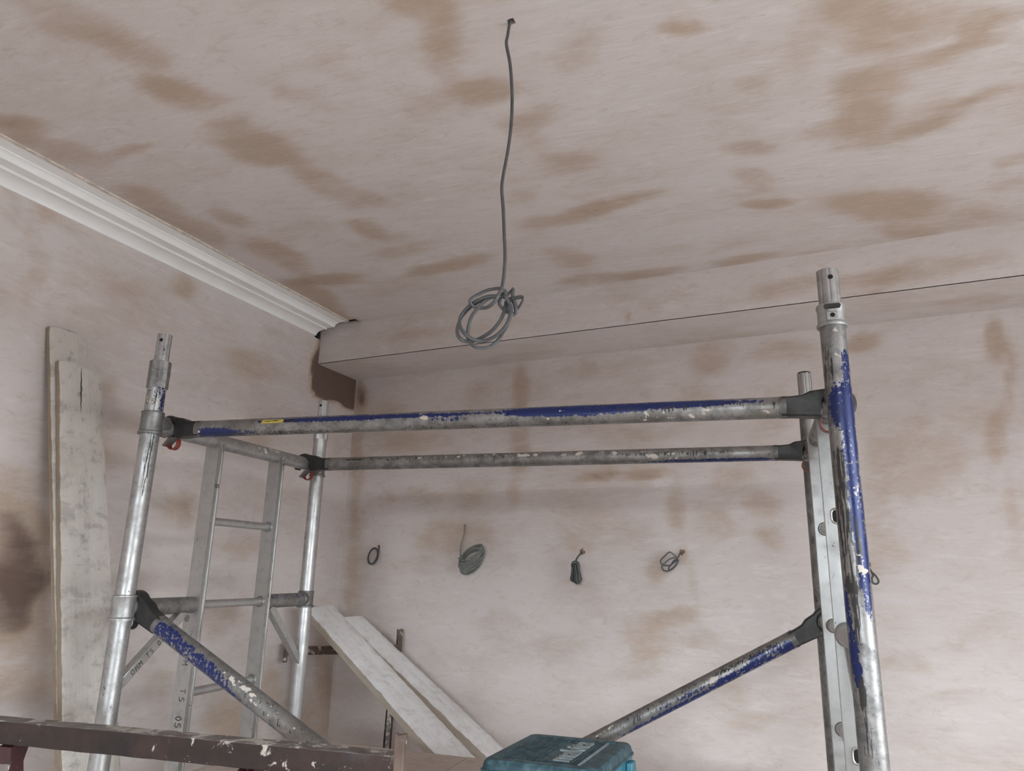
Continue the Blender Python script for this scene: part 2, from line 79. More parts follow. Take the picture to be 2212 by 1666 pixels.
WIRES= {'ring': [[(-1.8018, 3.2738, 1.7534), (-1.7986, 3.2654, 1.7357), (-1.7981, 3.2613, 1.7181), (-1.8085, 3.2562, 1.6848), (-1.8187, 3.2559, 1.6729), (-1.8338, 3.262, 1.6678), (-1.8492, 3.2708, 1.6705), (-1.8596, 3.2763, 1.6806), (-1.8613, 3.2749, 1.6959), (-1.8546, 3.2677, 1.7135), (-1.843, 3.2601, 1.7298), (-1.8308, 3.2573, 1.7417), (-1.821, 3.2607, 1.7469), (-1.814, 3.2668, 1.7443), (-1.8088, 3.2705, 1.7344), (-1.8051, 3.2683, 1.7189), (-1.8042, 3.2618, 1.7012), (-1.8084, 3.256, 1.6848), (-1.8188, 3.2559, 1.6729), (-1.8339, 3.2623, 1.6678), (-1.8493, 3.2711, 1.6705), (-1.8596, 3.2764, 1.6806), (-1.8612, 3.2747, 1.6959), (-1.8544, 3.2674, 1.7135), (-1.8429, 3.2599, 1.7298), (-1.8309, 3.2574, 1.7417), (-1.8212, 3.2609, 1.7469), (-1.8142, 3.2671, 1.7444), (-1.8089, 3.2705, 1.7344), (-1.805, 3.2681, 1.7189), (-1.8041, 3.2615, 1.7012), (-1.8083, 3.2559, 1.6848), (-1.8188, 3.256, 1.6729), (-1.8341, 3.2625, 1.6678), (-1.8495, 3.2713, 1.6705), (-1.8596, 3.2764, 1.6806), (-1.8611, 3.2745, 1.6959), (-1.8543, 3.2671, 1.7135), (-1.8428, 3.2598, 1.7298), (-1.8309, 3.2575, 1.7417), (-1.8213, 3.2612, 1.7469), (-1.8143, 3.2674, 1.7444), (-1.8089, 3.2706, 1.7344), (-1.8049, 3.2679, 1.7189), (-1.8039, 3.2612, 1.7012), (-1.8082, 3.2557, 1.6848), (-1.8189, 3.2561, 1.6729)], [(-1.8226, 3.246, 1.6674), (-1.8313, 3.242, 1.6722), (-1.8392, 3.2425, 1.6835), (-1.845, 3.2478, 1.6993), (-1.8455, 3.2532, 1.7163), (-1.8381, 3.2536, 1.7312), (-1.8239, 3.2479, 1.7408), (-1.8076, 3.2403, 1.7432), (-1.7947, 3.2368, 1.7383), (-1.7887, 3.2396, 1.7269), (-1.7892, 3.2455, 1.7114), (-1.7937, 3.2487, 1.6946), (-1.8, 3.2467, 1.6798), (-1.8082, 3.2418, 1.6701), (-1.819, 3.2396, 1.6674), (-1.832, 3.2432, 1.6722), (-1.8435, 3.2502, 1.6836), (-1.849, 3.2549, 1.6994), (-1.8454, 3.2532, 1.7163), (-1.8341, 3.2465, 1.731)]], 'coil': [[(-1.314, 3.2053, 1.8576), (-1.3058, 3.1862, 1.8315), (-1.3036, 3.1759, 1.8111), (-1.3135, 3.1771, 1.7782), (-1.3189, 3.1777, 1.7553), (-1.317, 3.1724, 1.729), (-1.3125, 3.1669, 1.703)], [(-1.2779, 3.1911, 1.6351), (-1.2949, 3.1876, 1.6321), (-1.308, 3.1846, 1.6372), (-1.3149, 3.1823, 1.6496), (-1.3148, 3.1812, 1.6674), (-1.3076, 3.1815, 1.6881), (-1.2943, 3.183, 1.7083), (-1.277, 3.1856, 1.725), (-1.2584, 3.1888, 1.7357), (-1.2413, 3.1922, 1.7387), (-1.2283, 3.1953, 1.7336), (-1.2214, 3.1975, 1.7211), (-1.2216, 3.1986, 1.7032), (-1.2289, 3.1984, 1.6826), (-1.2422, 3.1969, 1.6624), (-1.2594, 3.1944, 1.6458), (-1.2779, 3.1911, 1.6351)], [(-1.2748, 3.1812, 1.6324), (-1.2936, 3.1784, 1.6304), (-1.3079, 3.1764, 1.6366), (-1.3156, 3.1754, 1.6503), (-1.3154, 3.1757, 1.6694), (-1.3073, 3.1771, 1.6909), (-1.2926, 3.1795, 1.7116), (-1.2735, 3.1825, 1.7283), (-1.2529, 3.1856, 1.7384), (-1.234, 3.1884, 1.7404), (-1.2197, 3.1904, 1.734), (-1.2122, 3.1914, 1.7202), (-1.2126, 3.1911, 1.7011), (-1.2208, 3.1897, 1.6796), (-1.2355, 3.1873, 1.6591), (-1.2544, 3.1844, 1.6425), (-1.2749, 3.1812, 1.6324)], [(-1.2723, 3.1716, 1.6428), (-1.2901, 3.1694, 1.6408), (-1.3035, 3.1684, 1.6466), (-1.3103, 3.1687, 1.6594), (-1.3095, 3.1703, 1.6774), (-1.3012, 3.1728, 1.6978), (-1.2866, 3.176, 1.7174), (-1.268, 3.1793, 1.7333), (-1.2482, 3.1823, 1.743), (-1.2302, 3.1844, 1.745), (-1.2169, 3.1854, 1.739), (-1.2103, 3.1852, 1.7259), (-1.2113, 3.1837, 1.7079), (-1.2197, 3.1811, 1.6876), (-1.2342, 3.1779, 1.6682), (-1.2527, 3.1746, 1.6524), (-1.2723, 3.1716, 1.6428)], [(-1.2668, 3.1621, 1.6485), (-1.2868, 3.1612, 1.6469), (-1.3019, 3.1616, 1.6538), (-1.3098, 3.1634, 1.668), (-1.3092, 3.1662, 1.6875), (-1.3002, 3.1697, 1.7093), (-1.2841, 3.1731, 1.73), (-1.2634, 3.1762, 1.7465), (-1.2413, 3.1783, 1.7561), (-1.2212, 3.1792, 1.7575), (-1.2062, 3.1787, 1.7504), (-1.1985, 3.177, 1.736), (-1.1994, 3.1742, 1.7165), (-1.2085, 3.1708, 1.6949), (-1.2245, 3.1673, 1.6744), (-1.2449, 3.1642, 1.6581), (-1.2668, 3.1621, 1.6485)], [(-1.2777, 3.155, 1.6578), (-1.2973, 3.1553, 1.6581), (-1.3112, 3.157, 1.6659), (-1.317, 3.1598, 1.6799), (-1.3138, 3.1634, 1.6982), (-1.3021, 3.1672, 1.7179), (-1.2837, 3.1706, 1.7359), (-1.2614, 3.173, 1.7496), (-1.2386, 3.1742, 1.7567), (-1.2189, 3.1739, 1.7562), (-1.2053, 3.1723, 1.7483), (-1.1998, 3.1695, 1.7341), (-1.2032, 3.1659, 1.7159), (-1.2149, 3.1621, 1.6964), (-1.2331, 3.1588, 1.6785), (-1.2551, 3.1563, 1.665), (-1.2777, 3.155, 1.6578)], [(-1.2744, 3.1471, 1.6637), (-1.293, 3.1486, 1.6618), (-1.3064, 3.1516, 1.6675), (-1.3125, 3.1556, 1.6798), (-1.3103, 3.1602, 1.697), (-1.3002, 3.1644, 1.7165), (-1.2836, 3.1678, 1.7352), (-1.263, 3.1698, 1.7502), (-1.2418, 3.1701, 1.7592), (-1.2232, 3.1686, 1.7609), (-1.21, 3.1656, 1.755), (-1.2042, 3.1616, 1.7424), (-1.2066, 3.1571, 1.7252), (-1.2168, 3.1528, 1.706), (-1.2333, 3.1494, 1.6875), (-1.2535, 3.1474, 1.6727), (-1.2744, 3.1471, 1.6637)], [(-1.2727, 3.1402, 1.6726), (-1.2917, 3.1431, 1.6718), (-1.3048, 3.1473, 1.678), (-1.3099, 3.1522, 1.6903), (-1.3061, 3.1571, 1.707), (-1.294, 3.1611, 1.7253), (-1.2755, 3.1638, 1.7426), (-1.2533, 3.1646, 1.7561), (-1.2311, 3.1635, 1.7637), (-1.2121, 3.1606, 1.7643), (-1.1993, 3.1564, 1.7578), (-1.1945, 3.1515, 1.7453), (-1.1985, 3.1467, 1.7288), (-1.2105, 3.1426, 1.7106), (-1.2288, 3.1399, 1.6936), (-1.2506, 3.1391, 1.6803), (-1.2727, 3.1402, 1.6726)], [(-1.2747, 3.1345, 1.6771), (-1.2931, 3.1387, 1.677), (-1.3052, 3.1439, 1.6831), (-1.3092, 3.1494, 1.6946), (-1.3043, 3.1543, 1.7096), (-1.2912, 3.1579, 1.726), (-1.272, 3.1597, 1.7411), (-1.2496, 3.1593, 1.7526), (-1.2276, 3.1568, 1.7587), (-1.2093, 3.1527, 1.7586), (-1.1975, 3.1475, 1.7522), (-1.1939, 3.1421, 1.7407), (-1.199, 3.1372, 1.7257), (-1.2119, 3.1336, 1.7096), (-1.2308, 3.1318, 1.6947), (-1.2528, 3.1321, 1.6833), (-1.2747, 3.1345, 1.6771)], [(-1.2692, 3.1289, 1.6852), (-1.2865, 3.1341, 1.6829), (-1.2979, 3.1401, 1.687), (-1.3015, 3.146, 1.6967), (-1.2967, 3.1508, 1.7108), (-1.2843, 3.1538, 1.7269), (-1.2661, 3.1546, 1.7427), (-1.245, 3.153, 1.7556), (-1.2243, 3.1494, 1.7637), (-1.2072, 3.1442, 1.7658), (-1.1961, 3.1382, 1.7615), (-1.1928, 3.1324, 1.7516), (-1.1977, 3.1276, 1.7377), (-1.21, 3.1246, 1.7217), (-1.2279, 3.1238, 1.7062), (-1.2486, 3.1253, 1.6934), (-1.2692, 3.1289, 1.6852)], [(-1.273, 3.1252, 1.694), (-1.2891, 3.1313, 1.6922), (-1.2988, 3.1376, 1.6955), (-1.3005, 3.1433, 1.7036), (-1.2939, 3.1474, 1.7152), (-1.28, 3.1493, 1.7285), (-1.2611, 3.1488, 1.7415), (-1.2399, 3.1458, 1.752), (-1.2199, 3.141, 1.7586), (-1.2041, 3.1349, 1.7603), (-1.1947, 3.1286, 1.7567), (-1.1933, 3.123, 1.7486), (-1.1999, 3.1189, 1.7371), (-1.2135, 3.1169, 1.724), (-1.2322, 3.1174, 1.7112), (-1.253, 3.1203, 1.7007), (-1.273, 3.1251, 1.694)], [(-1.3227, 3.1681, 1.7029), (-1.2908, 3.1442, 1.69), (-1.2726, 3.1522, 1.6873), (-1.2914, 3.1644, 1.6776), (-1.3136, 3.1569, 1.6834), (-1.3207, 3.1678, 1.661)]], 'hank': [[(-0.7257, 3.1493, 1.7395), (-0.7313, 3.1318, 1.7298), (-0.7415, 3.1209, 1.7157), (-0.7462, 3.1114, 1.7018), (-0.7476, 3.1065, 1.6951)], [(-0.7313, 3.1047, 1.681), (-0.7336, 3.1049, 1.6726), (-0.7398, 3.1056, 1.6663), (-0.7482, 3.1066, 1.6639), (-0.7567, 3.1076, 1.666), (-0.7629, 3.1083, 1.672), (-0.7652, 3.1086, 1.6804), (-0.7629, 3.1083, 1.6888), (-0.7567, 3.1076, 1.6951), (-0.7482, 3.1066, 1.6975), (-0.7397, 3.1056, 1.6954), (-0.7336, 3.1049, 1.6893), (-0.7313, 3.1047, 1.681), (-0.7336, 3.1049, 1.6726)], [(-0.7619, 3.1263, 1.6867), (-0.7656, 3.1234, 1.6716), (-0.7694, 3.1235, 1.6384), (-0.7728, 3.127, 1.6204), (-0.7609, 3.1293, 1.6117), (-0.7497, 3.1288, 1.621), (-0.751, 3.1262, 1.6329), (-0.7497, 3.1223, 1.6658), (-0.7527, 3.1213, 1.6853), (-0.7588, 3.1243, 1.6892)], [(-0.7546, 3.1161, 1.6867), (-0.7591, 3.1163, 1.6716), (-0.7605, 3.1196, 1.6386), (-0.764, 3.1236, 1.6206), (-0.7523, 3.123, 1.6209), (-0.741, 3.119, 1.6301), (-0.7421, 3.1153, 1.6331), (-0.7414, 3.1139, 1.6659), (-0.7452, 3.1167, 1.6854), (-0.7534, 3.1215, 1.6892)], [(-0.7498, 3.1092, 1.6867), (-0.7551, 3.1129, 1.6716), (-0.7534, 3.1163, 1.6388), (-0.7562, 3.1174, 1.6208), (-0.7444, 3.1134, 1.6033), (-0.7338, 3.1084, 1.6125), (-0.7354, 3.1072, 1.6333), (-0.7356, 3.1095, 1.666), (-0.7398, 3.1139, 1.6854), (-0.7491, 3.1168, 1.6892)], [(-0.7523, 3.1065, 1.6866), (-0.7578, 3.1108, 1.6716), (-0.7618, 3.1121, 1.6386), (-0.7637, 3.1095, 1.6207), (-0.7477, 3.1039, 1.6107), (-0.7336, 3.101, 1.62), (-0.7361, 3.1036, 1.6332), (-0.7302, 3.1067, 1.6661), (-0.7339, 3.109, 1.6855), (-0.7504, 3.109, 1.6891)], [(-0.7452, 3.1033, 1.6867), (-0.7499, 3.1046, 1.6716), (-0.745, 3.1013, 1.639), (-0.7467, 3.0978, 1.6211), (-0.7318, 3.0947, 1.6097), (-0.7192, 3.0956, 1.6189), (-0.7221, 3.0997, 1.6336), (-0.7308, 3.1026, 1.666), (-0.7336, 3.1011, 1.6854), (-0.7414, 3.0981, 1.6891)], [(-0.7423, 3.0977, 1.6866), (-0.7461, 3.0954, 1.6716), (-0.7378, 3.0907, 1.6391), (-0.74, 3.0896, 1.6213), (-0.7305, 3.0908, 1.6054), (-0.7226, 3.0938, 1.6144), (-0.7249, 3.0959, 1.6335), (-0.7322, 3.0948, 1.6659), (-0.7344, 3.0913, 1.6852), (-0.7377, 3.0893, 1.689)]], 'loops': [[(-0.2932, 3.0993, 1.7403), (-0.3018, 3.0801, 1.7316), (-0.307, 3.0707, 1.7199), (-0.3258, 3.0628, 1.7336), (-0.339, 3.0542, 1.7403), (-0.357, 3.0563, 1.7259), (-0.3746, 3.0584, 1.7085), (-0.3749, 3.0584, 1.6971), (-0.3669, 3.0575, 1.6916), (-0.3435, 3.0598, 1.7105), (-0.3205, 3.0622, 1.7195), (-0.3071, 3.0707, 1.717)], [(-0.3066, 3.0656, 1.7169), (-0.3127, 3.0663, 1.7083), (-0.3336, 3.0687, 1.691), (-0.3458, 3.0701, 1.6765), (-0.3402, 3.0695, 1.6696), (-0.3223, 3.0674, 1.6827), (-0.3071, 3.0657, 1.7027), (-0.3097, 3.066, 1.7112), (-0.3244, 3.0677, 1.7053), (-0.3395, 3.0694, 1.688), (-0.3659, 3.0725, 1.6875)], [(-0.3649, 3.0653, 1.6917), (-0.3726, 3.0662, 1.6816), (-0.3657, 3.0654, 1.6676), (-0.3482, 3.0634, 1.6651), (-0.3305, 3.0613, 1.6739), (-0.3126, 3.0592, 1.6912), (-0.3063, 3.0585, 1.7054), (-0.3032, 3.0582, 1.7111)]], 'small': [[(0.3899, 3.0202, 1.7034), (0.3971, 2.9993, 1.6844), (0.4027, 2.9886, 1.6659), (0.3968, 2.9842, 1.6534), (0.3994, 2.9839, 1.6381), (0.4104, 2.9826, 1.6353), (0.4179, 2.9818, 1.6429), (0.4151, 2.9821, 1.6551), (0.4069, 2.9881, 1.6691), (0.3994, 2.999, 1.6783)]]}

HOLES= [(-1.8035, 3.274, 1.7545), (-1.3193, 3.218, 1.8597), (-0.7266, 3.1494, 1.741), (-0.2929, 3.0992, 1.7406), (0.3902, 3.0202, 1.7038)]


# ------------------------------------------------------------------ node helpers
class M:
    def __init__(s, name):
        s.m = bpy.data.materials.new(name); s.m.use_nodes = True
        s.nt = s.m.node_tree; s.bsdf = s.nt.nodes['Principled BSDF']
    def n(s, t, **k):
        x = s.nt.nodes.new(t)
        for a, b in k.items(): setattr(x, a, b)
        return x
    def link(s, a, b): s.nt.links.new(a, b)
    def setv(s, sock, v):
        if hasattr(v, 'links') or isinstance(v, bpy.types.NodeSocket): s.link(v, sock)
        else: sock.default_value = v
    def math(s, op, a, b=0.0, c=None, clamp=False):
        x = s.n('ShaderNodeMath', operation=op); x.use_clamp = clamp
        s.setv(x.inputs[0], a); s.setv(x.inputs[1], b)
        if c is not None: s.setv(x.inputs[2], c)
        return x.outputs[0]
    def mix(s, f, a, b):
        x = s.n('ShaderNodeMix', data_type='RGBA'); s.setv(x.inputs[0], f)
        s.setv(x.inputs[6], a if not isinstance(a, tuple) else (*a[:3], 1)); s.setv(x.inputs[7], b if not isinstance(b, tuple) else (*b[:3], 1))
        return x.outputs[2]
    def coord(s, kind='Object', scale=(1, 1, 1), rot=(0, 0, 0)):
        t = s.n('ShaderNodeTexCoord'); mp = s.n('ShaderNodeMapping')
        mp.inputs['Scale'].default_value = scale; mp.inputs['Rotation'].default_value = rot
        s.link(t.outputs[kind], mp.inputs[0]); return mp.outputs[0]
    def noise(s, vec, scale, detail=4, rough=0.55, dist=0.0):
        x = s.n('ShaderNodeTexNoise'); s.link(vec, x.inputs['Vector'])
        x.inputs['Scale'].default_value = scale; x.inputs['Detail'].default_value = detail
        x.inputs['Roughness'].default_value = rough; x.inputs['Distortion'].default_value = dist
        return x.outputs['Fac']
    def attr(s, name):
        x = s.n('ShaderNodeAttribute', attribute_name=name); return x.outputs['Fac']
    def step(s, v, lo, hi, a=0.0, b=1.0):
        x = s.n('ShaderNodeMapRange', interpolation_type='SMOOTHSTEP'); s.setv(x.inputs[0], v)
        x.inputs[1].default_value = lo; x.inputs[2].default_value = hi
        x.inputs[3].default_value = a; x.inputs[4].default_value = b
        return x.outputs[0]
    def bump(s, h, strength, dist=0.01):
        x = s.n('ShaderNodeBump'); s.link(h, x.inputs['Height'])
        x.inputs['Strength'].default_value = strength; x.inputs['Distance'].default_value = dist
        s.link(x.outputs[0], s.bsdf.inputs['Normal'])
    def out(s, color=None, rough=None, metal=None, spec=None):
        for k, v in (('Base Color', color), ('Roughness', rough), ('Metallic', metal), ('Specular IOR Level', spec)):
            if v is None: continue
            if isinstance(v, tuple): v = (*v[:3], 1)
            s.setv(s.bsdf.inputs[k], v)
        return s.m

def plaster_mat():
    m = M('skim_plaster')
    uv = m.coord('UV'); a1 = m.coord('UV', scale=(1.0, 2.4, 1), rot=(0, 0, R(14))); a2 = m.coord('UV', scale=(1.0, 5.0, 1), rot=(0, 0, R(-9)))
    big = m.noise(a1, 1.5, 4, 0.55, 0.3); mid = m.noise(a1, 5.0, 7, 0.68, 0.9); fine = m.noise(a2, 17, 6, 0.7, 0.6)
    soft = m.noise(uv, 1.1, 3, 0.5); cloud = m.noise(uv, 4.2, 5, 0.6, 0.4)
    d = m.attr('damp')
    z = lambda q, k: m.math('MULTIPLY', m.math('SUBTRACT', q, 0.5), k)
    wob = m.math('ADD', m.math('ADD', z(mid, 1.25), z(fine, 0.55)), z(cloud, 0.9))
    dd = m.math('ADD', m.math('MULTIPLY', d, 0.78), m.math('MULTIPLY', wob, m.math('MULTIPLY', m.step(d, 0.85, 1.35, 1.0, 0.30), m.math('ADD', m.math('MULTIPLY', m.math('MINIMUM', d, 1.0), 0.45), 0.62))))
    dd = m.math('ADD', dd, z(big, 1.05))
    tan = m.step(dd, -0.16, 0.76)
    wet = m.step(dd, 0.78, 1.42)
    dry = m.mix(m.step(soft, 0.35, 0.65), (0.61, 0.56, 0.54), (0.58, 0.53, 0.508))
    pale = m.step(m.math('ADD', m.noise(a2, 7, 8, 0.7, 0.9), z(soft, 0.3)), 0.50, 0.72)
    dry = m.mix(m.math('MULTIPLY', pale, 0.45), dry, (0.71, 0.67, 0.65))
    tcol = m.mix(m.step(cloud, 0.35, 0.65), (0.45, 0.35, 0.275), (0.43, 0.345, 0.28))
    c = m.mix(tan, dry, tcol)
    pit = m.step(m.noise(uv, 60, 2, 0.5), 0.74, 0.80)
    c = m.mix(m.math('MULTIPLY', pit, 0.12), c, (0.30, 0.24, 0.20))
    a3 = m.coord('UV', scale=(1.0, 4.0, 1), rot=(0, 0, R(20))); s3 = m.noise(a3, 30, 8, 0.75, 0.4); s4 = m.noise(a1, 13, 8, 0.72, 1.2)
    c = m.mix(m.math('MULTIPLY', m.step(s3, 0.50, 0.72), 0.22), c, (0.71, 0.67, 0.65))
    c = m.mix(m.math('MULTIPLY', m.step(s4, 0.52, 0.66), 0.30), c, (0.43, 0.345, 0.28))
    c = m.mix(m.math('MULTIPLY', wet, 0.93), c, (0.13, 0.085, 0.07))
    m.bump(m.math('ADD', m.math('ADD', m.math('MULTIPLY', fine, 0.35), m.math('MULTIPLY', s4, 0.4)), m.noise(a2, 5, 7, 0.6, 0.6)), 0.30, 0.006)
    return m.out(c, m.step(dd, 0.2, 1.6, 0.78, 0.55), 0.0, 0.3)

def metal_mat(name, base=(0.60, 0.60, 0.59), rough=0.42, metal=0.85, spots=0.5, worn=0.5, blue=(0.008, 0.017, 0.088)):
    m = M(name); ob = m.coord('Object')
    n1 = m.noise(ob, 28, 6, 0.65); n2 = m.noise(ob, 140, 4, 0.6); n3 = m.noise(ob, 6, 3, 0.5)
    br = m.coord('Object', scale=(1, 1, 0.12)); nb = m.noise(br, 120, 4, 0.7); nc = m.noise(m.coord('Object', scale=(1, 1, 0.07)), 230, 3, 0.6)
    c = m.mix(m.math('MULTIPLY', m.step(n1, 0.40, 0.70), worn), base, tuple(x * 0.50 for x in base))
    c = m.mix(m.math('MULTIPLY', m.step(n3, 0.45, 0.7), worn * 0.7), c, (base[0] * 0.62, base[1] * 0.58, base[2] * 0.52))
    nn3 = m.noise(m.coord('Object', scale=(1, 1, 1)), 75, 8, 0.75, 0.3); c = m.mix(m.math('MULTIPLY', m.step(nn3, 0.50, 0.66), 0.6 * worn), c, tuple(x * 0.40 for x in base)); c = m.mix(m.math('MULTIPLY', m.step(nn3, 0.42, 0.30), 0.4 * worn), c, tuple(min(1, x * 1.6) for x in base)); fleck = m.math('MULTIPLY', m.step(n2, 0.63, 0.70), 0.75 * worn)
    c = m.mix(fleck, c, (0.10, 0.095, 0.09))
    p = m.attr('paint')
    pm = m.step(m.math('ADD', p, m.math('ADD', m.math('ADD', m.math('MULTIPLY', m.math('SUBTRACT', n1, 0.5), 0.8), m.math('MULTIPLY', m.math('SUBTRACT', n2, 0.5), 1.9)), m.math('MULTIPLY', m.math('SUBTRACT', nb, 0.5), 1.7))), 0.44, 0.58)
    c = m.mix(pm, c, m.mix(n3, blue, tuple(x * 1.25 for x in blue)))
    g = m.attr('grime')
    gm = m.step(m.math('ADD', g, m.math('ADD', m.math('MULTIPLY', m.math('SUBTRACT', nc, 0.5), 3.2), m.math('MULTIPLY', m.math('SUBTRACT', n1, 0.5), 0.6))), 0.62, 0.72)
    c = m.mix(gm, c, (0.028, 0.026, 0.024))
    w = m.attr('splash')
    s1 = m.noise(ob, 55, 3, 0.5); s2 = m.noise(ob, 17, 3, 0.5)
    sm = m.step(m.math('ADD', m.math('ADD', s1, m.math('MULTIPLY', s2, 0.35)), m.math('MULTIPLY', w, 0.17)), 0.97 - 0.05 * spots, 0.995 - 0.05 * spots)
    c = m.mix(sm, c, (0.50, 0.455, 0.41))
    met = m.math('MULTIPLY', m.math('SUBTRACT', 1.0, m.math('MAXIMUM', m.math('MAXIMUM', m.math('MULTIPLY', pm, 0.75), sm), gm)), metal)
    rg = m.math('ADD', m.step(n1, 0.3, 0.75, rough - 0.06, rough + 0.16), m.math('SUBTRACT', m.math('MULTIPLY', sm, 0.35), m.math('MULTIPLY', pm, 0.16)))
    m.bump(m.math('ADD', n1, m.math('MULTIPLY', sm, 1.5)), 0.10, 0.003)
    return m.out(c, rg, met)

def plain(name, col, rough=0.6, metal=0.0, var=0.35, scale=20, bump=0.0, col2=None):
    m = M(name); ob = m.coord('Object'); n = m.noise(ob, scale, 5, 0.6)
    c = m.mix(m.math('MULTIPLY', m.step(n, 0.35, 0.7), 1.0), col, col2 or tuple(x * (1 - var) for x in col))
    if bump: m.bump(n, bump, 0.003)
    return m.out(c, rough, metal)

def plank_mat(name, white, wood, grey):
    m = M(name); ob = m.coord('UV', scale=(1.0, 14.0, 1)); iso = m.coord('UV')
    gr = m.noise(ob, 3.0, 8, 0.65, 1.2); bl = m.noise(iso, 9, 5, 0.6); sp = m.noise(iso, 45, 4, 0.6)
    bare = m.attr('bare')
    c = m.mix(m.math('MULTIPLY', m.step(gr, 0.42, 0.70), 0.45), white, tuple(x * 0.80 for x in white))
    c = m.mix(m.math('MULTIPLY', m.step(m.noise(iso, 5, 6, 0.65, 0.5), 0.45, 0.70), 0.5), c, tuple(0.5 * x + 0.5 * y for x, y in zip(white, wood))); c = m.mix(m.math('MULTIPLY', m.step(m.noise(iso, 22, 6, 0.7), 0.50, 0.68), 0.6), c, grey); c = m.mix(m.math('MULTIPLY', m.step(m.noise(iso, 11, 7, 0.7, 0.8), 0.53, 0.66), 0.55), c, grey)
    c = m.mix(m.math('MULTIPLY', m.step(sp, 0.66, 0.76), 0.35), c, (0.22, 0.19, 0.17))
    bm = m.step(m.math('ADD', bare, m.math('MULTIPLY', m.math('SUBTRACT', bl, 0.5), 1.1)), 0.35, 0.62)
    wd = m.mix(m.step(gr, 0.35, 0.65), wood, tuple(x * 0.72 for x in wood))
    c = m.mix(m.math('MULTIPLY', bm, 0.85), c, wd)
    crack = m.attr('crack')
    c = m.mix(m.math('MULTIPLY', crack, 0.9), c, (0.08, 0.06, 0.05))
    m.bump(m.math('ADD', gr, m.math('MULTIPLY', bl, 0.6)), 0.35, 0.004)
    return m.out(c, 0.82, 0.0, 0.25)

def rust_mat(name, col, col2, plas=0.5, rough=0.55):
    m = M(name); ob = m.coord('Object'); n1 = m.noise(ob, 14, 6, 0.65); n2 = m.noise(ob, 38, 6, 0.7, 0.4); n3 = m.noise(ob, 5, 3)
    c = m.mix(m.step(n1, 0.35, 0.68), col, col2)
    up = m.attr('splash')
    pm = m.step(m.math('ADD', m.math('ADD', n2, m.math('MULTIPLY', m.math('SUBTRACT', n3, 0.5), 0.45)), m.math('MULTIPLY', up, 0.10)), 0.635 - 0.05 * plas, 0.68 - 0.05 * plas)
    c = m.mix(m.math('MULTIPLY', m.math('MULTIPLY', up, m.step(n1, 0.2, 0.6)), 0.75), c, (0.22, 0.20, 0.19)); c = m.mix(m.math('MULTIPLY', pm, 0.9), c, m.mix(m.noise(ob, 60), (0.55, 0.50, 0.45), (0.34, 0.31, 0.28)))
    m.bump(m.math('ADD', n2, pm), 0.35, 0.003)
    return m.out(c, m.math('ADD', m.math('MULTIPLY', pm, 0.3), rough), 0.0)

